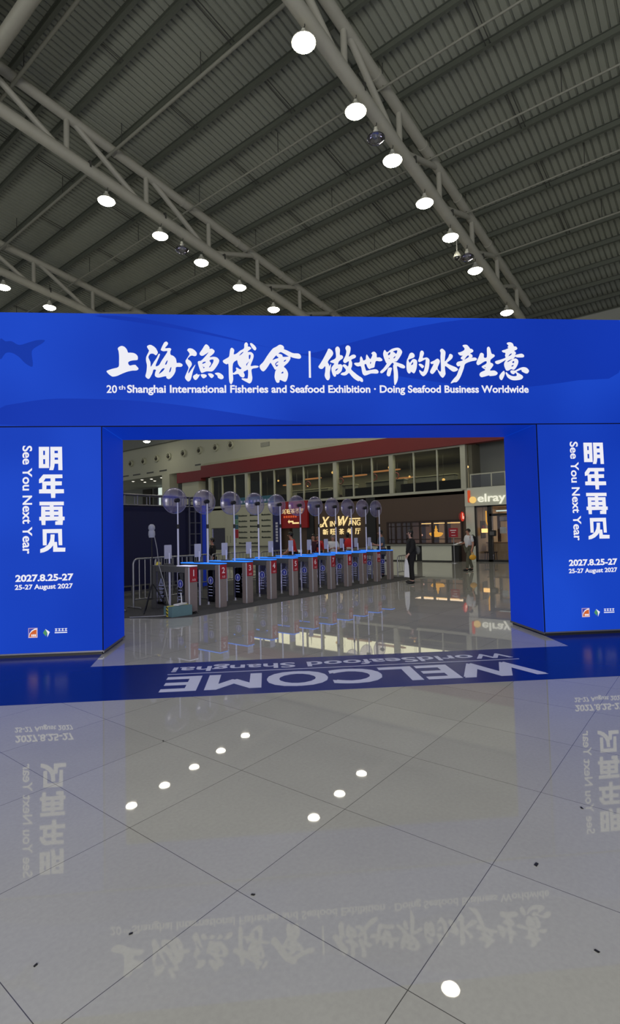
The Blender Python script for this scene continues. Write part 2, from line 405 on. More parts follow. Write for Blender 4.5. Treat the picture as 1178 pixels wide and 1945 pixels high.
# big cross tube at the top left corner with its pale box beam
struct(MB().cyl((5.42, 17.5, rz_(5.4, 1.25)), (5.42, 8.2, rz_(5.4, 1.25)), 0.175, 20).build('beam_tube', 'truss', deck, True))
struct(MB().box(4.35, 4.85, 7.6, 40, rz_(4.6, 1.2), rz_(4.6, 2.2)).build('beam_box', 'cream', deck))

for n, (x, a) in enumerate([(6.32, 1.70), (9.40, 1.70), (12.66, 1.70), (15.70, 1.70), (18.75, 1.70), (21.8, 1.70)]):
    z = rz_(x, a); mb = MB()
    o = thing('sprinkler_pipe', ['thin grey sprinkler pipe highest in the photo, crossing the left truss at the picture edge', 'thin grey sprinkler pipe crossing the left truss above its first visible lamp', 'thin grey sprinkler pipe crossing the left truss between its second and third posts', 'thin grey sprinkler pipe above the middle of the arch, fourth from the top', 'faint grey sprinkler pipe fifth from the top, behind the right truss', 'faint grey sprinkler pipe nearest the far wall, just above the arch'][n], 'pipe', (x, 16, z), 0, 'sprinkler pipes under the purlins')
    MB().cyl((0, -24, 0), (0, 24, 0), 0.05 if n < 2 else 0.032, 10).build('pipe_run', 'pipe', o, True)
    for j, yy in enumerate(range(-21, 24, 4)):
        MB().cyl((0, yy, 0), (0, yy, rz_(x, 2.43) - z), 0.013, 6).build('hanger_rod', 'rod', o)

# ------------------------------------------------------------------ high bay lamps
def lamp_proto(lit):
    t = thing('high_bay_lamp', '', 'lamp')
    MB().lathe([(0.0, 0.30), (0.05, 0.30), (0.055, 0.24), (0.10, 0.20), (0.12, 0.13), (0.21, 0.05), (0.285, 0.0), (0.285, -0.02), (0.27, -0.02), (0.27, 0.0), (0.0, 0.02)] if lit else
               [(0.0, 0.30), (0.05, 0.30), (0.055, 0.24), (0.08, 0.20), (0.08, 0.12), (0.0, 0.11)], 24).build('lamp_shade' if lit else 'lamp_holder', 'lamp_shell', t, True)
    if lit: MB().lathe([(0.268, -0.012), (0.25, -0.045), (0.19, -0.085), (0.10, -0.11), (0.0, -0.118)], 28).build('lens', 'lens', t, True)
    else:
        MB().lathe([(0.075, 0.13), (0.16, 0.09), (0.25, 0.0), (0.25, -0.03), (0.20, -0.08), (0.10, -0.11), (0.0, -0.12)], 28).build('glass_bowl', 'dead_lens', t, True)
        MB().lathe([(0.03, 0.12), (0.035, 0.0), (0.0, -0.02)], 12).build('bulb', 'white', t, True)
    MB().tube([(0, 0, 0.29), (0.01, 0, 0.36), (0.05, 0, 0.42), (0.05, 0, 0.62)], 0.012, 6).build('hook', 'rod', t)
    return t
ORD = ['first', 'second', 'third', 'fourth', 'fifth', 'sixth', 'seventh', 'eighth', 'ninth', 'tenth', 'eleventh']
lit = lamp_proto(True); dead = lamp_proto(False)
used = [False, False]
def lamp(proto, x, y, label, group):
    i = 0 if proto is lit else 1
    if not used[i]:
        used[i] = True; proto.location = (x, y, rz_(x, 0)); proto['label'] = label; proto['group'] = group; return proto
    return copy_thing(proto, (x, y, rz_(x, 0)), label, group)
vis_r = [9.12, 11.28, 13.22, 15.30, 17.32, 19.66, 23.40]
for i, x in enumerate(vis_r):
    lamp(lit, x, 7.07, f'lit round high bay lamp under the right truss, {ORD[i]} from the top of the photo', 'lamps under the right truss')
for x in (2.9, 5.0, 7.05): lamp(lit, x, 7.07, 'lit high bay lamp above the camera, seen only as a glint in the floor tiles', 'lamps above the photo')
vis_l = [9.25, 11.38, 13.30, 15.38, 17.52]
for i, x in enumerate(vis_l):
    lamp(lit, x, 15.70, f'lit round high bay lamp under the left truss, {ORD[i]} from the left', 'lamps under the left truss')
for x in (0.8, 2.9, 5.0): lamp(lit, x, 15.70, 'lit high bay lamp above the camera, seen only as a glint in the floor tiles', 'lamps above the photo')
for i, x in enumerate([9.5, 11.53]):
    lamp(lit, x, 24.60, ['lit high bay lamp cut by the left edge of the photo', 'lit high bay lamp just above the arch at far left, second from the edge'][i], 'lamps under the far left truss')
for x in (19.62, 21.75, 23.8): lamp(lit, x, 15.70, 'lit high bay lamp hidden behind the arch, reflected as a bright spot in the floor', 'lamps hidden by the arch')
for x in (13.6, 15.65, 17.7, 19.75, 21.8, 23.9): lamp(lit, x, 24.60, 'lit high bay lamp hidden behind the arch, reflected as a bright spot in the floor', 'lamps hidden by the arch')
far = lamp(lit, 24.6, 36.02, 'lit lamp at the top left corner of the opening, under the beam edge', 'lamps under the far wall'); far.location.z = 9.40; MB().cyl((0.05, 0, 0.6), (0.05, 0, 4.15), 0.012, 6).build('drop_rod', 'rod', far)
lamp(dead, 12.3, 7.07, 'unlit clear glass lamp between the second and third lit lamps of the right truss', 'unlit lamps')
lamp(dead, 18.72, 7.02, 'unlit clear glass lamp beside the dome camera on the right truss', 'unlit lamps')
lamp(dead, 12.36, 15.70, 'unlit glass lamp between the second and third lit lamps of the left truss', 'unlit lamps')
# dome camera on the right truss
t = thing('security_camera', 'small pale dome security camera hanging below the right truss', 'camera', (18.30, 7.24, rz_(18.30, -0.12)))
MB().cyl((0, 0, 0.18), (0, 0, 0.62), 0.022, 8).build('drop_pole', 'lamp_shell', t, True)
MB().lathe([(0.0, 0.22), (0.04, 0.2), (0.10, 0.10), (0.14, 0.02), (0.14, -0.04), (0.0, -0.04)], 18).build('housing', 'lamp_shell', t, True)
MB().sphere((0, 0, -0.05), 0.095).build('camera_dome', 'black', t, True)

# ------------------------------------------------------------------ far facade (plane X = 26.9, seen from -X; +Y runs left)
FX = 26.9; UPZ = 11.45
def fb(y0, y1, z0, z1, d0, d1, mb=None, bev=0): return (mb or MB()).box(FX - d1, FX - d0, y0, y1, z0, z1, bev)
def fbld(y0, y1, z0, z1, d0, d1, name, m, parent=None): return fb(y0, y1, z0, z1, d0, d1).build(name, m, parent)
def ftext(body, yl, yr, zb, zt, d, bold=0.0, shear=0.0, thick=0.0):
    return orient(fit(text_mesh(body, bold, shear, thick), -yl, -yr, zb, zt), (0, -1, 0), (0, 0, 1), (FX - d, 0, 0))
wall = struct(fbld(-2, 54, 7.15, 9.62, -0.35, -0.1, 'wall_back', 'white_wall'))
struct(fbld(-14, 54, 9.62, UPZ, -0.35, 0.25, 'wall_upper_band', 'grey_wall'))
struct(fbld(31.84, 34.9, 6.84, 7.15, -0.35, -0.1, 'wall_infill', 'white_wall'))
struct(fbld(34.9, 54, 6.95, 7.15, -0.35, -0.1, 'wall_lower_edge', 'white_wall'))
# pale ledge on top of the red fascia
led = struct(MB().prism([(FX+0.1, -2, 7.38), (FX-0.30, -2, 7.15), (FX+0.1, -2, 7.15)], (0, 33.84, 0)).build('wall_ledge', 'cream'))
struct(fbld(7.2, 31.84, 6.22, 7.15, -0.2, 0.30, 'wall_red_fascia', 'red_fascia'))
struct(fbld(31.84, 34.85, 6.02, 6.84, -0.2, 0.30, 'wall_red_step', 'red_fascia'))
# round air nozzles and slot grilles
def nozzle_proto():
    t = thing('air_nozzle', '', 'air vent'); m4 = Matrix.Rotation(-PI/2, 4, 'Y')
    MB().lathe([(0.30, -0.06), (0.30, 0.10), (0.24, 0.13), (0.20, 0.06), (0.20, -0.06)], 20, mtx=m4).build('nozzle_ring', 'cream', t, True)
    MB().sphere((-0.07, 0.03, -0.03), 0.12, 0.12, 0.12).build('nozzle_eye', 'nozzle_dark', t, True)
    return t
nz0 = nozzle_proto()
for i, (yy, zz) in enumerate([(41.93, 8.40), (39.97, 8.41), (38.02, 8.45), (36.32, 8.45), (34.36, 8.49), (32.37, 8.50), (30.43, 8.49), (28.72, 8.49)]):
    p = (FX + 0.04, yy, zz)
    lb = f'round dark air nozzle in the white upper wall, {ORD[i]} from the left'
    if i == 0: nz0.location = p; nz0['label'] = lb; nz0['group'] = 'air nozzles in the white wall'
    else: copy_thing(nz0, p, lb, 'air nozzles in the white wall')
for i, (y0, y1, zz) in enumerate([(43.4, 42.4, 7.34), (41.7, 40.55, 7.32), (39.6, 38.58, 7.32), (37.74, 36.7, 7.33), (33.0, 32.3, 7.37)]):
    o = thing('slot_grille', ['narrow slot grille at the left end of the white wall', 'narrow slot grille second from the left in the white wall', 'narrow slot grille third from the left in the white wall', 'narrow slot grille fourth from the left in the white wall', 'small slot grille just above the red step'][i], 'air vent', (FX + 0.09, (y0+y1)/2, zz), 0, 'slot grilles in the white wall')
    h_ = (y0-y1)/2
    MB().box(-0.01, 0.02, -h_, h_, -0.06, 0.06).build('grille_frame', 'grey_wall', o)
    mb = MB()
    for k in range(3): mb.box(-0.02, -0.008, -h_+0.02, h_-0.02, -0.045+0.033*k, -0.025+0.033*k)
    mb.build('slats', 'black', o)
o = thing('wall_grille', 'square grey grille high in the white wall near the arch top', 'air vent', (FX + 0.08, 25.25, 8.09))
MB().box(-0.02, 0.02, -0.42, 0.42, -0.15, 0.15).build('grille_frame', 'grey_wall', o)
mb = MB()
for k in range(5): mb.box(-0.03, -0.015, -0.38, 0.38, -0.12+0.055*k, -0.10+0.055*k)
mb.build('slats', 'mullion', o)

# recess at far left: soffit with downlights, columns and light slits
struct(fbld(34.9, 54, 6.95, 7.05, -6.0, -0.35, 'ceiling_soffit', 'white_wall'))
struct(fbld(34.9, 54, 0, 6.95, -6.2, -6.0, 'wall_recess', 'grey_wall'))
struct(fbld(36.25, 37.27, 0, 6.95, -0.9, 0.0, 'column_1', 'cream'))
struct(fbld(34.86, 36.2, 0, 6.9, -3.0, -2.6, 'wall_return', 'grey_wall'))
struct(fbld(32.35, 34.4, 0, 6.02, -0.6, 0.12, 'column_2', 'cream'))
for i, (a, b, m) in enumerate([(48.9, 47.3, 'dark'), (46.9, 46.2, 'black'), (46.1, 45.4, 'strip_light'), (44.8, 43.6, 'brown')]):
    struct(fbld(b, a, 3.0, 6.8, -5.98, -5.9, f'window_{11+i}', m))
struct(fbld(31.1, 32.3, 3.82, 6.02, -0.9, -0.8, 'opening_dark_sheet', 'black'))  # black sheet stands in for the dark of the opening
struct(fbld(31.1, 32.3, 0, 3.82, -0.5, -0.1, 'wall_pier', 'cream'))
def dl_proto():
    t = thing('downlight', '', 'lamp')
    MB().lathe([(0.17, 0.0), (0.17, -0.03), (0.13, -0.03), (0.13, 0.0)], 18).build('trim_ring', 'white', t, True)
    MB().lathe([(0.13, -0.015), (0.07, -0.04), (0.0, -0.05)], 18).build('lens', 'down_light', t, True)
    return t
d0 = dl_proto()
for i, (x, y) in enumerate([(27.89, 43.08), (27.73, 41.41), (27.99, 40.33), (28.03, 38.88), (29.13, 43.03), (29.13, 41.47)]):
    lb = ['bright downlight in the recessed soffit, front row leftmost', 'bright downlight in the recessed soffit, front row second', 'bright downlight in the recessed soffit, front row third', 'bright downlight in the recessed soffit, next to the white column', 'bright downlight in the recessed soffit, back row left', 'bright downlight in the recessed soffit, back row right'][i]
    if i == 0: d0.location = (x, y, 6.95); d0['label'] = lb; d0['group'] = 'downlights in the recess'
    else: copy_thing(d0, (x, y, 6.95), lb, 'downlights in the recess')

# mezzanine glazing: five bays of three panes
edges = [31.0, 27.0, 23.0, 19.08, 15.04, 10.75]
for i in range(5):
    a, b = edges[i], edges[i+1]
    wn = struct(fbld(b, a, 3.76, 3.90, -0.1, 0.12, f'window_{i+1}', 'mullion'))
    mb = MB(); fb(b, a, 6.14, 6.24, -0.1, 0.10, mb); fb(a-0.14, a+0.12, 3.9, 6.14, -0.15, 0.16, mb)
    if i == 4: fb(b-0.22, b+0.06, 3.8, 7.2, -0.15, 0.16, mb)
    for k in (1, 2):
        yy = a + (b - a) * k / 3; fb(yy-0.035, yy+0.035, 3.9, 6.14, -0.06, 0.08, mb)
    struct(mb.build('window_frame', 'mullion', wn))
    for k in range(3):
        y0 = a + (b - a) * k / 3; y1 = a + (b - a) * (k+1) / 3
        struct(fbld(y1+0.03, y0-0.03, 3.9, 6.14, 0.0, 0.012, 'pane', 'window_glass', wn))
# room behind the glazing
mz = struct(fbld(10.5, 32.3, 3.60, 3.74, -7.0, 0.0, 'floor_mezzanine', 'dark'))
struct(fbld(10.5, 31.0, 6.25, 6.4, -7.0, -0.2, 'ceiling_mezzanine', 'upstairs_wall'))
struct(fbld(10.5, 32.3, 3.7, 6.3, -7.1, -6.95, 'wall_mezzanine', 'upstairs_wall'))
struct(fbld(10.3, 10.5, 3.7, 6.3, -7.0, -0.2, 'wall_mezzanine_end', 'upstairs_wall'))
for i, (y0, y1) in enumerate([(30.8, 27.3), (26.8, 23.3), (22.8, 19.4), (18.8, 15.4), (14.8, 11.0)]):
    o = thing('banquette', f'dark upholstered bench back behind the upstairs glazing, {ORD[i]} bay from the left', 'bench', (FX+0.6, (y0+y1)/2, 3.74), 0, 'benches behind the upstairs windows')
    hh = (y0-y1)/2
    MB().box(-0.06, 0.06, -hh, hh, 0, 0.72, 0.02).build('bench_back', 'dark', o)
    MB().box(0.06, 0.55, -hh, hh, 0.0, 0.42, 0.03).build('seat', 'wood_dark', o)
for i, (y0, y1, xx, z0, z1) in enumerate([(20.6, 19.6, 30.0, 4.35, 5.0), (18.4, 15.6, 29.6, 4.5, 5.0), (15.3, 12.5, 30.2, 4.5, 5.1), (25.5, 22.2, 30.5, 4.5, 4.95)]):
    o = thing('serving_counter', ['pale counter block upstairs behind the third glazing bay', 'long pale counter upstairs behind the fourth glazing bay', 'long pale counter upstairs behind the right glazing bay', 'pale counter upstairs behind the second glazing bay'][i], 'counter', (xx, (y0+y1)/2, 3.74), 0, 'counters upstairs')
    hh = (y0-y1)/2
    MB().box(-0.25, 0.25, -hh, hh, 0, z1-3.80, 0.01).build('counter_body', 'grey_wall', o)
    MB().box(-0.30, 0.30, -hh-0.05, hh+0.05, z1-3.80, z1-3.74, 0.01).build('counter_top', 'mullion', o)
# oval ring pendants, small bulbs and wall discs seen through the glass
def ring(y, x, z, hw, label):
    t = thing('ring_pendant', label, 'pendant lamp', (x, y, z), 0, 'ring pendants upstairs')
    pts = [(0.16*math.sin(a), hw*math.copysign(abs(math.cos(a))**0.5, math.cos(a)), 0) for a in [2*PI*k/24 for k in range(25)]]
    MB().tube(pts, 0.035, 8).build('light_ring', 'ring_light', t, True)
    for s in (-0.6, 0.6): MB().cyl((0, s*hw, 0.03), (0, s*hw, 6.25 - z), 0.01, 6).build('suspension_wire', 'rod', t)
ring(19.3, 29.4, 5.50, 0.95, 'glowing oval ring pendant upstairs, behind the tall post right of the banner')
ring(16.9, 29.4, 5.62, 1.05, 'large glowing oval ring pendant upstairs in the fourth bay, upper of two')
ring(16.1, 30.4, 5.15, 0.80, 'glowing oval ring pendant upstairs in the fourth bay, lower of two')
ring(22.6, 29.0, 5.55, 0.75, 'glowing oval ring pendant upstairs, centre of the glazing')
ring(25.4, 30.0, 5.40, 0.85, 'glowing oval ring pendant upstairs in the second bay')
def bulb(y, x, z, r, label):
    t = thing('bulb_pendant', label, 'pendant lamp', (x, y, z), 0, 'bulbs upstairs')
    MB().sphere((0, 0, 0), r).build('bulb', 'warm_light', t, True)
    MB().cyl((0, 0, r), (0, 0, 6.25 - z), 0.008, 6).build('suspension_wire', 'rod', t)
for y, x, z, r, lb in [(15.0, 29.0, 5.05, 0.06, 'small warm bulb upstairs left in the right bay'), (13.0, 29.5, 4.72, 0.09, 'small warm bulb upstairs low in the right bay'), (11.5, 29.5, 5.35, 0.07, 'small warm bulb upstairs right in the right bay'), (29.3, 29.4, 5.05, 0.06, 'small warm bulb upstairs in the left bay'),
                       (28.4, 30.5, 4.75, 0.05, 'tiny warm bulb upstairs low in the left bay'), (26.4, 29.6, 5.75, 0.07, 'warm bulb upstairs above the map board'), (24.2, 30.4, 5.2, 0.06, 'tiny warm bulb upstairs low in the second bay'), (21.2, 29.5, 5.9, 0.09, 'warm bulb upstairs high in the third bay'), (17.4, 30.8, 6.0, 0.10, 'warm bulb upstairs high in the fourth bay')]:
    bulb(y, x, z, r, lb)
m4 = Matrix.Rotation(-PI/2, 4, 'Y')
for i, (y, z, x) in enumerate([(23.5, 5.25, 29.6), (20.6, 5.25, 29.6), (17.9, 5.30, 29.6), (16.6, 5.32, 30.2)]):
    o = thing('wall_wreath', f'round reddish ring ornament upstairs, {ORD[i]} from the left', 'ornament', (x, y, z), 0, 'ring ornaments upstairs')
    MB().tube([(0, 0.2*math.cos(2*PI*k/20), 0.2*math.sin(2*PI*k/20)) for k in range(21)], 0.035, 8).build('ring', 'red_fascia', o, True)
    MB().cyl((0, 0, 0.2), (0, 0, 6.25 - z), 0.008, 6).build('suspension_wire', 'rod', o)

# ground floor left: beige wall with a shop window
struct(fbld(24.0, 31.1, 2.25, 3.76, -0.3, 0.0, 'wall_beige_top', 'cream'))
struct(fbld(24.0, 29.15, 0, 2.25, -0.3, 0.0, 'wall_beige', 'cream'))
struct(fbld(29.15, 31.1, 0, 0.55, -0.3, 0.0, 'wall_beige_sill', 'cream'))
wn = struct(fbld(29.15, 31.05, 0.5, 0.58, -0.1, 0.05, 'window_6', 'mullion'))
struct(fbld(29.2, 31.0, 0.58, 2.2, -0.05, -0.03, 'pane', 'clear_glass', wn))
struct(fbld(29.0, 31.2, 0.3, 2.4, -1.6, -1.5, 'wall_shop', 'interior_beige'))
o = thing('picture', 'small pinkish notice inside the shop window at left', 'picture', (FX+1.48, 30.1, 2.0))
MB().box(-0.015, 0.015, -0.22, 0.22, -0.16, 0.16).build('picture_sheet', 'skin_pale', o)
MB().box(-0.01, 0.02, -0.25, 0.25, -0.19, -0.16).build('picture_frame', 'wood_dark', o)
# teal banner on the glazing above the map board
o = thing('window_banner', 'teal banner with pale marks stuck along the bottom of the upstairs glazing', 'banner', (FX-0.05, 26.2, 3.9))
MB().box(-0.012, 0.0, -1.95, 1.7, 0.0, 0.52).build('banner_sheet', 'teal', o)
mb = MB()
for k in range(9): mb.box(-0.018, -0.012, 1.3-0.34*k, 1.5-0.34*k, 0.10 + 0.02*(k % 2), 0.28)
mb.build('banner_marks', 'print_white', o)

# visitor map board
t = thing('directory_board', 'large pale directory board with rows of dark names and coloured blocks', 'notice board', (FX-0.12, 26.75, 0.88))
MB().box(-0.06, 0.08, -2.55, 2.55, 0.0, 2.85, 0.01).build('board_panel', 'white_wall', t)
mb = MB(); rnd = random.Random(3)
for cI, yc in enumerate((0.62, -0.55, -1.70)):
    for rI in range(6 if cI < 2 else 5):
        zc = 2.20 - 0.40 * rI
        mb.box(-0.075, -0.06, yc-0.44, yc+0.44, zc-0.055, zc+0.02)
        mb.box(-0.075, -0.06, yc+0.34, yc+0.44, zc+0.0, zc+0.06)
        for k in range(7): mb.box(-0.075, -0.06, yc+0.30-0.1*k, yc+0.36-0.1*k, zc+0.02, zc+0.02+0.04*rnd.random())
mb.build('name_rows', 'map_ink', t)
for k, m in enumerate(('teal', 'green_print', 'teal', 'red_label')):
    z1 = 2.28 - 0.36*k
    MB().box(-0.075, -0.06, 1.10, 1.62, z1-0.32 - (0.3 if k == 3 else 0), z1).build('colour_block', m, t)
mb = MB()
for a in (2.3, 1.95, 1.35):
    for k in range(5): mb.box(-0.07, -0.06, a-0.03, a+0.03, 0.25+0.11*k, 0.31+0.11*k)
mb.build('small_print', 'map_ink', t)
MB().box(-0.07, 0.1, -2.6, 2.6, -0.06, 0.0).build('board_frame', 'steel_dark', t)
for s in (-2.3, 2.3): MB().box(-0.04, 0.04, s-0.05, s+0.05, -0.88, 0.0).build('leg', 'steel_dark', t)
# narrow navy banner stand
t = thing('roll_up_banner', 'narrow navy roll up banner beside the directory board', 'banner', (FX-0.35, 23.9, 0))
MB().box(-0.015, 0.015, -0.36, 0.36, 0.35, 3.55).build('banner_sheet', 'navy_banner', t)
mb = MB()
for k in range(7): mb.box(-0.02, -0.015, -0.1, 0.1, 1.15+0.2*k, 1.29+0.2*k)
mb.build('banner_text_blocks', 'grey_plastic', t)
MB().box(-0.12, 0.12, -0.4, 0.4, 0, 0.1, 0.01).build('base', 'steel_dark', t)
MB().cyl((0.03, 0, 0.1), (0.03, 0, 3.5), 0.015, 8).build('support_pole', 'steel_dark', t)

# red restaurant sign with arrow over the dark passage
t = thing('direction_sign', 'red hanging board with pale Chinese lettering and a stepped white arrow', 'sign', (FX-0.2, 22.48, 2.06))
MB().box(-0.05, 0.12, -1.2, 1.2, 0, 1.80, 0.01).build('sign_board', 'red_sign', t)
me = ftext('新旺茶餐厅', 23.45, 21.6, 3.02, 3.36, 0.0, 0.02)
for v in me.vertices: v.co -= Vector((FX + 0.06, 22.48, 2.06))
link('sign_lettering', me, 'gold_letter', t)
mb = MB()
for k in range(6): mb.box(-0.062, -0.05, 0.72-0.2*k, 0.86-0.2*k, 0.70, 0.84)
mb.build('orange_line', 'orange_bar', t)
me = outline_mesh([[(-0.50, 0.44), (-0.36, 0.58), (-0.36, 0.49), (0.0, 0.49), (0.0, 0.38), (0.48, 0.38), (0.48, 0.28), (-0.10, 0.28), (-0.10, 0.39), (-0.36, 0.39), (-0.36, 0.30)]])
link('arrow', orient(me, (0, -1, 0), (0, 0, 1), (-0.06, 0.0, 0)), 'gold_letter', t)
# brown ground floor cladding around the passage, pillars and lattice window
struct(fbld(23.05, 24.0, 0, 3.76, -0.3, 0.0, 'wall_brown_left', 'brown'))
struct(fbld(21.4, 22.0, 0, 3.76, -0.3, 0.0, 'wall_brown_middle', 'brown'))
struct(fbld(22.0, 23.05, 2.05, 3.76, -0.3, 0.0, 'wall_brown_head', 'brown'))
struct(fbld(21.9, 23.15, 0, 2.05, -2.0, -1.9, 'passage_dark_sheet', 'black'))  # black sheet set behind the doorway in place of the passage's dark
struct(fbld(15.47, 20.95, 0, 3.76, -0.3, 0.0, 'wall_brown', 'brown'))
struct(fbld(10.4, 15.47, 2.22, 3.76, -0.3, 0.0, 'wall_brown_right', 'brown'))
struct(fbld(10.4, 15.47, 0, 0.95, -0.3, 0.0, 'wall_brown_sill', 'brown'))
struct(fbld(10.4, 10.85, 0.95, 2.22, -0.3, 0.0, 'wall_brown_jamb', 'brown'))
struct(fbld(20.9, 21.48, 0, 3.76, -0.2, 0.10, 'pillar_1', 'black'))
struct(fbld(16.2, 16.85, 0, 3.76, -0.2, 0.10, 'pillar_2', 'black'))
# back-lit restaurant name
t = thing('restaurant_sign', 'glowing cream restaurant name in script and Chinese on the brown wall', 'sign', (FX, 18.8, 1.55))
def fpart(name, me, m, t, org):
    for v in me.vertices: v.co -= Vector(org)
    return link(name, me, m, t)
org = (FX, 18.8, 1.55)
fpart('latin_lettering', merge([ftext('X', 20.37, 19.63, 2.06, 2.72, 0.07, 0.01, 0.35, 0.02), ftext('IN', 19.58, 19.18, 2.08, 2.43, 0.07, 0.0, 0, 0.02), ftext('W', 18.95, 18.15, 2.10, 2.72, 0.07, 0.01, 0.35, 0.02), ftext('ANG', 18.18, 17.30, 2.10, 2.45, 0.07, 0.0, 0, 0.02)]), 'gold_letter', t, org)
fpart('chinese_lettering', merge([ftext(c, a, b, 1.57, 1.93, 0.07, 0.008, 0, 0.02) for c, a, b in (('新', 20.18, 19.76), ('旺', 19.57, 19.17), ('茶', 18.89, 18.53), ('餐', 18.28, 17.93), ('厅', 17.69, 17.31))]), 'gold_letter', t, org)
mb = MB().box(-0.09, -0.05, -1.50, -0.72, 0.94, 1.01); mb.tube([(-0.07, 1.30, 0.58), (-0.07, 1.55, 0.52), (-0.07, 1.62, 0.62), (-0.07, 1.5, 0.70)], 0.035, 8); mb.tube([(-0.07, 0.15, 1.05), (-0.07, -0.05, 0.9), (-0.07, -0.12, 0.72), (-0.07, 0.0, 0.6)], 0.03, 8)
mb.build('script_flourish', 'gold_letter', t)
mb = MB()
for a, b in ((1.5, -1.5),):
    mb.box(-0.045, -0.005, b, a, 0.55, 0.60).box(-0.045, -0.005, b, a, 0.34, 0.36)
mb.build('mounting_rail', 'brown', t)
# lattice window
wn = struct(fbld(10.85, 15.47, 0.93, 1.0, -0.15, 0.08, 'window_7', 'wood_dark'))
mb = MB(); fb(10.85, 15.47, 2.15, 2.24, -0.15, 0.08, mb)
for yy in (15.43, 14.9, 14.5, 13.9, 13.35, 12.6, 11.8, 10.9): fb(yy-0.05, yy+0.05, 1.0, 2.15, -0.08, 0.06, mb)
for yy in (15.2, 14.2): fb(yy-0.028, yy+0.028, 1.0, 2.15, -0.06, 0.04, mb)
for z0 in (1.2, 1.95): fb(12.8, 15.45, z0-0.026, z0+0.026, -0.06, 0.04, mb)
fb(10.9, 12.8, 1.19, 1.225, -0.06, 0.04, mb)
struct(mb.build('window_lattice', 'wood_dark', wn))
struct(fbld(10.85, 15.47, 1.0, 2.15, 0.0, 0.01, 'pane', 'clear_glass', wn))
rm = struct(fbld(10.2, 15.8, 0.0, 2.6, -4.1, -4.0, 'wall_dining', 'wood_dark'))
struct(fbld(10.55, 15.8, 2.5, 2.6, -4.0, -0.3, 'ceiling_dining', 'dark')); struct(fbld(10.55, 15.8, 0.0, 0.1, -4.0, -0.3, 'floor_dining', 'wood_dark'))
struct(fbld(10.45, 10.55, 0.0, 2.6, -4.0, -0.3, 'wall_dining_end', 'wood_dark')); struct(fbld(15.8, 15.9, 0.0, 2.6, -4.0, -0.3, 'wall_dining_side', 'wood_dark'))
for i, (a, b, z0, z1, m) in enumerate([(15.6, 15.0, 0.8, 2.3, 'interior_warm'), (14.6, 14.1, 0.8, 2.3, 'interior_warm'), (13.7, 13.35, 0.8, 2.4, 'interior_beige'), (12.9, 12.2, 0.8, 2.3, 'interior_warm'), (11.5, 11.3, 0.9, 2.3, 'interior_beige')]):
    struct(fbld(b+0.3, a+0.3, z0, z1, -3.99, -3.9, 'wall_panel', m))
o = thing('cove_light', 'warm light strip along the head of the lattice window, right half', 'lamp', (FX+0.35, 11.9, 2.06))
for k, (a, b) in enumerate(((0.85, 0.05), (-0.02, -0.75), (1.65, 0.92))):
    MB().box(-0.03, 0.03, b, a, 0, 0.035, 0.005).build('light_strip', 'warm_light', o)
t = thing('chandelier', 'golden glowing tiered chandelier inside the lattice window', 'chandelier', (FX+1.2, 12.95, 1.35))
MB().lathe([(0.0, 0.62), (0.03, 0.6), (0.05, 0.45), (0.10, 0.36), (0.06, 0.34), (0.12, 0.22), (0.0, 0.2)], 16).build('upper_tier', 'gold_glow', t, True)
MB().lathe([(0.16, 0.22), (0.36, 0.20), (0.40, 0.14), (0.30, 0.02), (0.16, -0.04), (0.0, -0.05)], 20).build('bowl', 'gold_glow', t, True)
MB().cyl((0, 0, 0.6), (0, 0, 1.15), 0.012, 6).build('chain', 'rod', t)
o = thing('table_lamp', 'tiny pink lit lamp glowing left of the golden chandelier', 'lamp', (FX+1.0, 13.75, 1.38))
MB().sphere((0, 0, 0.05), 0.055).build('lamp_globe', 'pale_glow', o, True); MB().cyl((0, 0, -1.28), (0, 0, 0.0), 0.014, 8).build('lamp_stem', 'rod', o)
# reception counter in front of the lattice window
t = thing('reception_counter', 'long white panelled counter with dark joints below the lattice window', 'counter', (FX-0.55, 13.7, 0))
MB().box(-0.12, 0.40, -2.82, 2.9, 0.86, 0.94, 0.008).build('worktop', 'grey_wall', t)
for a, b in ((-2.42, -0.70), (-0.38, 1.25), (1.5, 2.9)): MB().box(-0.05, 0.38, a, b, 0.06, 0.86, 0.006).build('front_panel', 'pale_panel', t)
mb = MB().box(-0.01, 0.36, -2.8, 2.88, 0.0, 0.86); mb.build('carcass', 'black', t)

# corner shop on the right: sign band, glass front, interior
struct(fbld(-1, 10.65, 2.92, 3.88, -0.2, 0.12, 'wall_shop_band', 'pale_panel'))
struct(fbld(10.15, 10.65, 0, 2.92, -0.2, 0.05, 'column_3', 'pale_panel'))
struct(fbld(-1, 10.5, 3.88, 7.4, -1.6, -1.4, 'wall_right_upper', 'grey_wall'))
struct(fbld(-1, 10.5, 3.78, 3.90, -1.5, 0.1, 'floor_balcony', 'grey_wall'))
t = thing('glass_balustrade', 'glass balcony railing with pale frame above the corner shop sign', 'railing', (FX-0.02, 9.2, 3.9))
mb = MB().box(-0.03, 0.03, -2.2, 1.15, 0.66, 0.72)
mb.build('top_rail', 'mullion', t)
for s in (1.12, 0.02, -0.68, -1.4, -2.15): MB().box(-0.025, 0.025, s-0.03, s+0.03, 0.0, 0.66).build('post', 'mullion', t)
MB().box(-0.006, 0.006, -2.15, 1.1, 0.03, 0.66).build('glass_sheet', 'clear_glass', t)
o = tag(fbld(8.0, 8.9, 5.3, 5.65, -1.42, -1.36, 'lit_strip_sign', 'orange_bar'), 'orange lit strip on the grey upper wall at far right', 'sign')
t = thing('shop_sign', 'lit shop name in rounded cream letters starting with an orange and yellow b', 'sign', (FX-0.12, 9.4, 3.0))
org = (FX-0.12, 9.4, 3.0)
MB().box(-0.07, -0.005, 0.93, 1.07, 0.12, 0.76, 0.02).build('letter_stem', 'orange_bar', t)
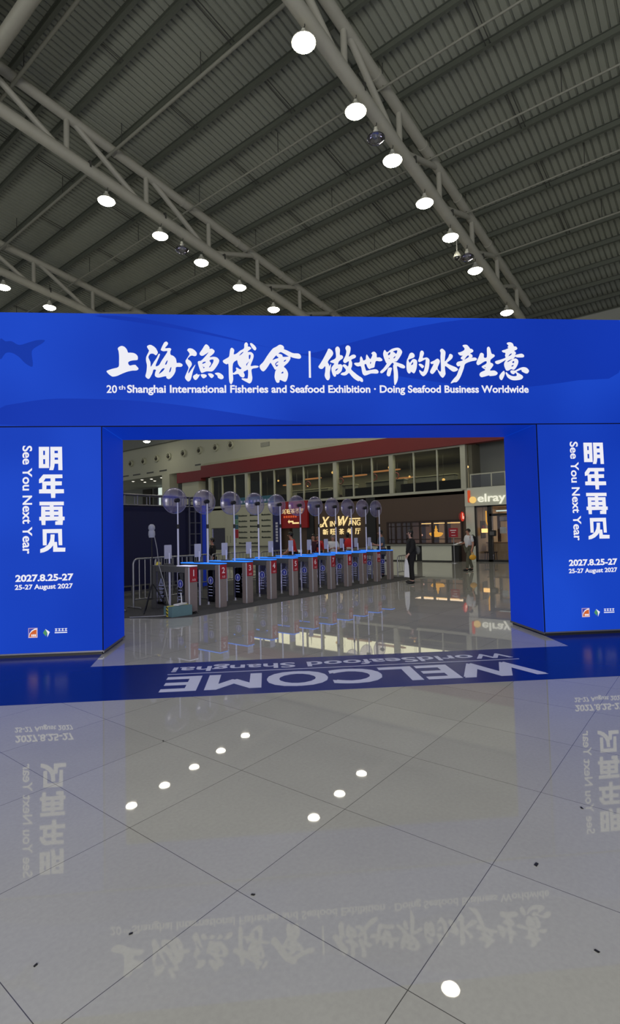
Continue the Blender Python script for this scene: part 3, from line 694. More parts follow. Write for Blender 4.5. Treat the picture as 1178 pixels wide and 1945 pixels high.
MB().cyl((-0.075, 0.80, 0.24), (-0.005, 0.80, 0.24), 0.175, 28).build('letter_bowl', 'yellow_dot', t)
fpart('shop_lettering', ftext('elray', 9.93, 8.50, 2.97, 3.52, 0.17, 0.012, 0, 0.03), 'white_letter', t, org)
t = thing('blade_sign', 'round red lit blade sign with a pale b hanging beside the corner shop', 'sign', (FX-0.42, 10.72, 2.38))
m5 = Matrix.Rotation(PI/2, 4, 'X')
MB().lathe([(0.0, 0.05), (0.24, 0.05), (0.26, 0.0), (0.24, -0.05), (0.0, -0.05)], 28, mtx=m5).build('disc', 'red_glow', t, True)
MB().tube([(0.26*math.cos(2*PI*k/28), 0, 0.26*math.sin(2*PI*k/28)) for k in range(29)], 0.03, 8).build('rim', 'red_fascia', t, True)
mb = MB().box(-0.07, -0.02, -0.075, -0.055, -0.12, 0.18); mb.cyl((0.035, -0.075, -0.05), (0.035, -0.055, -0.05), 0.085, 20); mb.build('letter', 'pale_glow', t)
MB().box(0.24, 0.44, -0.03, 0.03, -0.02, 0.03).build('bracket', 'steel_dark', t)
sf = struct(fbld(9.28, 9.50, 0, 2.92, -0.15, 0.06, 'door_3', 'black'))
mb = MB(); fb(10.08, 10.17, 0, 2.92, -0.1, 0.06, mb); fb(9.4, 10.15, 2.84, 2.92, -0.1, 0.06, mb); fb(9.4, 10.15, 0, 0.10, -0.1, 0.06, mb); fb(5, 9.4, 2.36, 2.48, -0.1, 0.06, mb); fb(5, 9.4, 2.86, 2.92, -0.1, 0.06, mb); fb(5, 9.4, 0, 0.1, -0.1, 0.06, mb)
struct(mb.build('door_frame', 'black', sf))
struct(fbld(9.5, 10.08, 0.1, 2.84, 0, 0.01, 'pane', 'clear_glass', sf)); struct(fbld(5, 9.28, 0.1, 2.36, 0, 0.01, 'pane', 'clear_glass', sf))
struct(fbld(-1, 11.5, 0, 3.0, -4.3, -4.2, 'wall_cafe', 'interior_beige')); struct(fbld(-1, 11.5, 2.95, 3.05, -4.2, -0.2, 'ceiling_cafe', 'interior_beige')); struct(fbld(10.36, 10.44, 0, 2.95, -4.2, -0.2, 'wall_cafe_side', 'interior_beige'))
o = thing('neon_hook', 'yellow neon line bent like a hook inside the corner shop', 'neon light', (FX+1.1, 9.97, 1.83))
MB().tube([(0, 0, 0.85), (0, -0.0, 0.25), (0, -0.06, 0.1), (0, -0.2, 0.0)], 0.035, 8).build('tube', 'gold_glow', o, True); MB().cyl((0.02, 0, 0.84), (0.02, 0, 1.13), 0.012, 6).build('drop_rod', 'rod', o)
o = thing('menu_light_box', 'small warm lit menu box inside the corner shop', 'light box', (FX+1.15, 10.07, 1.5))
MB().box(-0.03, 0.03, -0.2, 0.2, 0, 0.22, 0.01).build('lit_face', 'warm_light', o); MB().box(0.03, 0.06, -0.22, 0.22, -0.02, 0.24).build('box_frame', 'black', o); MB().cyl((0.045, 0.12, 0.24), (0.045, 0.12, 1.46), 0.01, 6).build('drop_rod', 'rod', o)
o = thing('strip_lamp', 'white strip lamp seen through the right shop pane', 'lamp', (FX+1.2, 9.1, 2.62)); MB().box(-0.05, 0.05, -0.7, 0.35, 0, 0.06, 0.01).build('strip', 'strip_light', o); MB().box(-0.06, 0.06, -0.75, 0.4, 0.06, 0.09).build('housing', 'white', o); MB().cyl((0, -0.2, 0.09), (0, -0.2, 0.34), 0.01, 6).build('drop_rod', 'rod', o)
o = thing('menu_screen', 'pale grey menu screen below the strip lamp in the corner shop', 'screen', (FX+2.0, 9.2, 2.12)); MB().box(-0.03, 0.03, -0.8, 0.35, 0, 0.24, 0.01).build('screen_face', 'grey_plastic', o); MB().box(0.03, 0.06, -0.82, 0.37, -0.02, 0.26).build('screen_frame', 'black', o); MB().cyl((0.045, -0.2, 0.26), (0.045, -0.2, 0.84), 0.01, 6).build('drop_rod', 'rod', o)
o = thing('shop_poster', 'dark red poster on the side wall of the corner shop', 'poster', (FX+1.6, 10.34, 1.2)); MB().box(-0.35, 0.35, -0.015, 0.015, 0, 0.95).build('poster_sheet', 'wood_dark', o); MB().box(-0.2, 0.15, -0.02, -0.015, 0.3, 0.7).build('poster_picture', 'red_label', o)
o = thing('cafe_counter', 'beige counter inside the corner shop', 'counter', (FX+1.9, 8.6, 0)); MB().box(-0.3, 0.3, -3.0, 1.55, 0, 0.92, 0.01).build('counter_body', 'interior_beige', o); MB().box(-0.35, 0.35, -3.05, 1.6, 0.92, 0.97, 0.01).build('worktop', 'interior_warm', o)
o = thing('paper_notice', 'pale paper notice taped inside the right shop pane', 'notice', (FX+0.06, 8.75, 1.45)); MB().box(-0.004, 0.004, -0.16, 0.16, 0, 0.32).build('paper', 'white', o); MB().box(-0.006, -0.004, -0.05, 0.05, 0.30, 0.34).build('tape', 'grey_plastic', o)
o = thing('card_reader_box', 'black box fixed to the shop door post', 'box', (FX-0.14, 9.25, 1.32)); MB().box(-0.08, 0.08, -0.2, 0.18, 0, 0.3, 0.02).build('housing', 'black', o); MB().box(-0.085, -0.08, -0.12, 0.1, 0.06, 0.24).build('screen', 'steel_dark', o)
o = thing('stool', 'small dark stool in the corner shop doorway', 'stool', (FX+0.7, 9.65, 0))
MB().box(-0.2, 0.2, -0.3, 0.3, 0.44, 0.49, 0.01).build('seat', 'wood_dark', o)
for sx in (-0.15, 0.15):
    for sy in (-0.24, 0.24): MB().cyl((sx, sy, 0.44), (sx*1.15, sy*1.1, 0.0), 0.022, 8).build('leg', 'wood_dark', o)
# red notice on a slim stand before the counter
t = thing('sign_stand', 'small red notice with pale lines on a slim grey stand before the counter', 'sign', (25.3, 10.72, 0))
MB().box(-0.015, 0.015, -0.24, 0.24, 1.32, 1.78, 0.005).build('notice_plate', 'red_label', t)
mb = MB().box(-0.02, -0.015, -0.16, 0.16, 1.64, 1.69).box(-0.02, -0.015, -0.1, 0.1, 1.54, 1.575).box(-0.02, -0.015, -0.12, 0.10, 1.40, 1.425); mb.build('notice_lines', 'label_ink', t)
MB().cyl((0.02, 0, 0.02), (0.02, 0, 1.32), 0.022, 10).build('pole', 'galv', t); MB().cyl((0.02, 0, 0), (0.02, 0, 0.025), 0.16, 20).build('base', 'galv', t)

# area lights added to brighten the rooms, with no fixtures of their own
area_light('cafe_room_fill', (FX+3.3, 7.5, 2.9), (0, 0, 0), 1.4, 4.0, 110, (1.0, 0.88, 0.74))
area_light('dining_room_fill', (FX+2.2, 13.0, 2.45), (0, 0, 0), 2.0, 4.0, 60, (1.0, 0.72, 0.48))
area_light('mezzanine_fill', (FX+3.5, 20.0, 6.2), (0, 0, 0), 4.0, 18.0, 1000, (1.0, 0.9, 0.75))
struct(MB().box(42, 42.2, -16, 56, 0, 14).build('wall_end', 'grey_wall'))

# ------------------------------------------------------------------ the blue arch (gate frame: x along its front, y away from the camera)
GA = math.radians(-46.81639)
gate = thing('entrance_arch', 'tall back-lit blue exhibition arch with white Chinese calligraphy over the opening', 'archway', (0, 0, 0), 0)
gc, gs = math.cos(GA), math.sin(GA)
gate_o = Vector((0.953 * 0.684338 + 8.376 * 0.729164, -0.953 * 0.729164 + 8.376 * 0.684338, 0))
gate.location = gate_o; gate.rotation_euler = (0, 0, GA)
YF = -0.565; YB = 0.565; XL0, XL1, XR0, XR1 = -4.983, -3.330, 3.330, 4.977; HO, HT = 3.326, 5.010
for x0, x1 in ((XL0, XL1), (XR0, XR1)):
    MB().box(x0, x1, YF, YB, 0.055, HO-0.006, 0.006).build('pillar', 'gate_blue', gate)
    MB().box(x0+0.02, x1-0.02, YF+0.025, YB-0.025, 0.0, 0.055).build('plinth', 'black', gate)
    mb = MB().box(x0, x1, YF-0.006, YF, 0.045, 0.065)
    mb.build('bottom_profile', 'gate_trim', gate)
MB().box(XL0, XR1, YF, YB, HO, HT, 0.006).build('header', 'gate_blue', gate)
for x in (XL1, XR0):
    s = 1 if x < 0 else -1
    MB().box(x, x + s*0.004, YF+0.03, YB-0.015, 0.06, HO-0.01).build('reveal_panel', 'gate_reveal', gate)
    MB().box(x - s*0.009, x + s*0.003, YF-0.003, YF+0.012, 0.05, HO).build('corner_seam', 'seam', gate)
    MB().box(x, x + s*0.012, YF, YB, 0.03, 0.06).build('bottom_profile', 'gate_trim', gate)
MB().box(XL1+0.01, XR0-0.01, YF+0.03, YB-0.015, HO-0.004, HO).build('soffit_panel', 'gate_reveal', gate)
MB().box(XL0, XR1, YF-0.004, YF+0.01, HO-0.012, HO+0.004).build('header_seam', 'seam', gate)
def gprint(name, me, m, lift): return link(name, orient(me, (1, 0, 0), (0, 0, 1), (0, YF - lift, 0)), m, gate)
